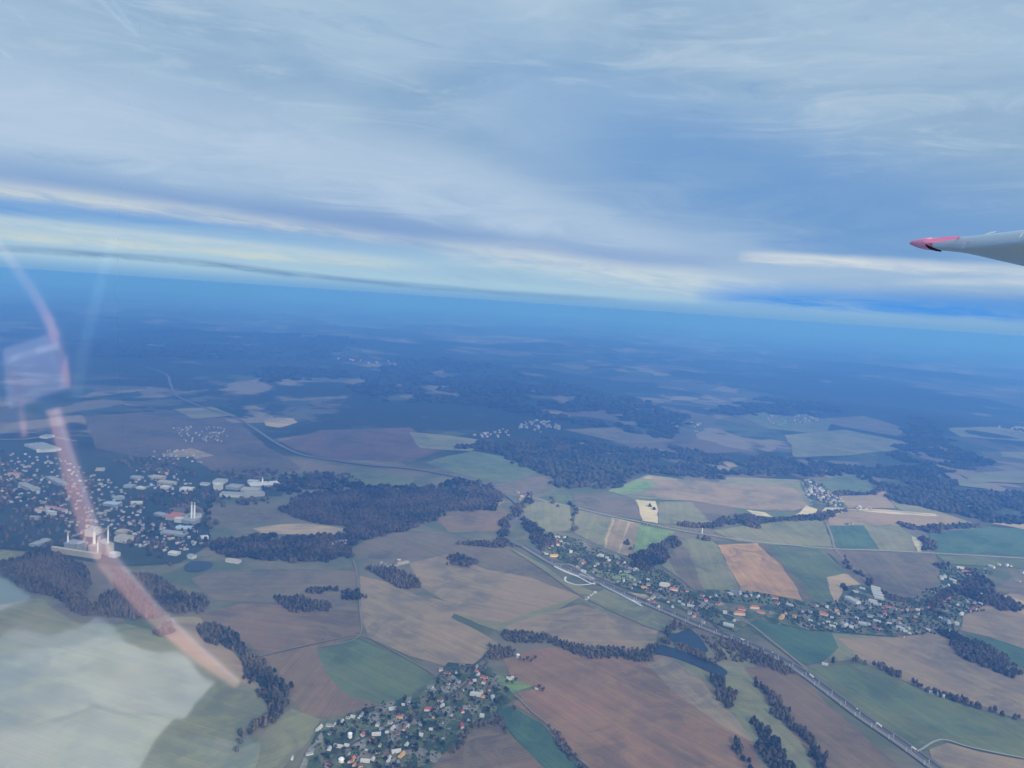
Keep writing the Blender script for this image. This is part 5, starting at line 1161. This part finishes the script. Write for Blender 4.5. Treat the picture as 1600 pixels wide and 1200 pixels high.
# glints of scratches near the pane top, imitated by added mirrored strips
for i, pts in enumerate(([(156, -2, 1), (168, 12, 2.4), (190, 34, 2.6), (214, 54, 1)], [(172, -4, 1), (186, 14, 2), (200, 34, 1.6), (214, 54, 1)], [(-4, 74, 1), (8, 84, 2.6), (20, 93, .8)], [(14, 8, .6), (34, 28, 1), (52, 46, .5)])):
    o = webbing('light_fibre', pts, 1.3, M_cloth); tag(o, ['upper bright fibre of the crossed pair mirrored high on the pane', 'lower bright fibre of the crossed pair mirrored high on the pane', 'short bright fibre mirrored at the pane edge', 'faintest thin fibre mirrored in the top corner'][i], 'fibre', 'bright fibres mirrored in the canopy')
# added dark panels out of view, keeping bright sky out of the pane mirror
lb = Box().box(-1.3, .55, -2.06, -2.0, H-2.2, H+1.9).box(-1.36, -1.3, -2.06, -.9, H-2.2, H+1.9)
tag(lb.obj('cockpit_bulkhead', M_dark), 'dark cockpit bulkhead behind the seats', 'bulkhead')

# ------------------------------------------------------------------ unseen high cloud veil, its cover shaped to shade town, far country and foreground
CZ = 6000.0; OX, OY = SUN_TO.x/SUN_TO.z*CZ, SUN_TO.y/SUN_TO.z*CZ
M_cloud = bpy.data.materials.new('cloud_veil'); M_cloud.use_nodes = True; n = NT(M_cloud.node_tree); M_cloud.node_tree.nodes.clear()
t = n.new('ShaderNodeTexCoord').outputs['Object']; sp = n.new('ShaderNodeSeparateXYZ'); n.put(sp.inputs[0], t)
wx = n.m('MULTIPLY', n.m('SUBTRACT', n.noise(n.scalev(t, (1, 1, 0)), .0005, 5, .55, .4), .5), 2600)
gx, gy = n.m('ADD', sp.outputs[0], wx), n.m('ADD', sp.outputs[1], n.m('MULTIPLY', wx, .5))
far_ = n.ss(gy, 4100, 5200); lef = n.m('MULTIPLY', n.ss(gx, 300, -700), n.ss(gy, 2100, 2900))
near_ = n.m('MULTIPLY', n.m('MULTIPLY', n.ss(gy, 3000, 2400), n.ss(gx, 2600, 1500)), .85)  # cover added to weaken the sun on the foreground
dn = n.m('MAXIMUM', n.m('MAXIMUM', far_, lef), near_)
dn = n.m('MULTIPLY', dn, n.ss(n.noise(n.scalev(t, (1, 1, 0)), .00045, 5, .6, .3), .34, .56, .12, .46))
edge_ = n.m('MULTIPLY', n.m('MULTIPLY', n.ss(sp.outputs[1], 17500, 15500), n.m('MULTIPLY', n.ss(n.m('ABSOLUTE', sp.outputs[0]), 14500, 12500), n.ss(sp.outputs[1], -1400, 200))), dn)
tr = n.new('ShaderNodeBsdfTransparent'); tl = n.new('ShaderNodeBsdfTranslucent'); tl.inputs[0].default_value = (.85, .88, .92, 1)
mx = n.new('ShaderNodeMixShader'); n.put(mx.inputs[0], edge_); n.put(mx.inputs[1], tr.outputs[0]); n.put(mx.inputs[2], tl.outputs[0])
n.put(n.new('ShaderNodeOutputMaterial').inputs[0], mx.outputs[0])
V = []; Fc = []; nx, ny = 60, 40
for lay in (0, 1):
    for j in range(ny+1):
        for i in range(nx+1):
            x, y = -15000+30000*i/nx, -1500+19500*j/ny; e_ = min(1, i/4, (nx-i)/4, j/4, (ny-j)/4)
            V.append((x, y, (lay-.5)*240*e_+60*noise.noise(Vector((x/1500, y/1500, 1)))))
m_ = (nx+1)*(ny+1)
for j in range(ny):
    for i in range(nx):
        a = j*(nx+1)+i; Fc += [(a, a+nx+1, a+nx+2, a+1), (m_+a, m_+a+1, m_+a+nx+2, m_+a+nx+1)]
co = mesh_obj('cloud', V, Fc, M_cloud, smooth=True); co.location = (OX, OY, CZ); tag(co, None, None, None, 'stuff')
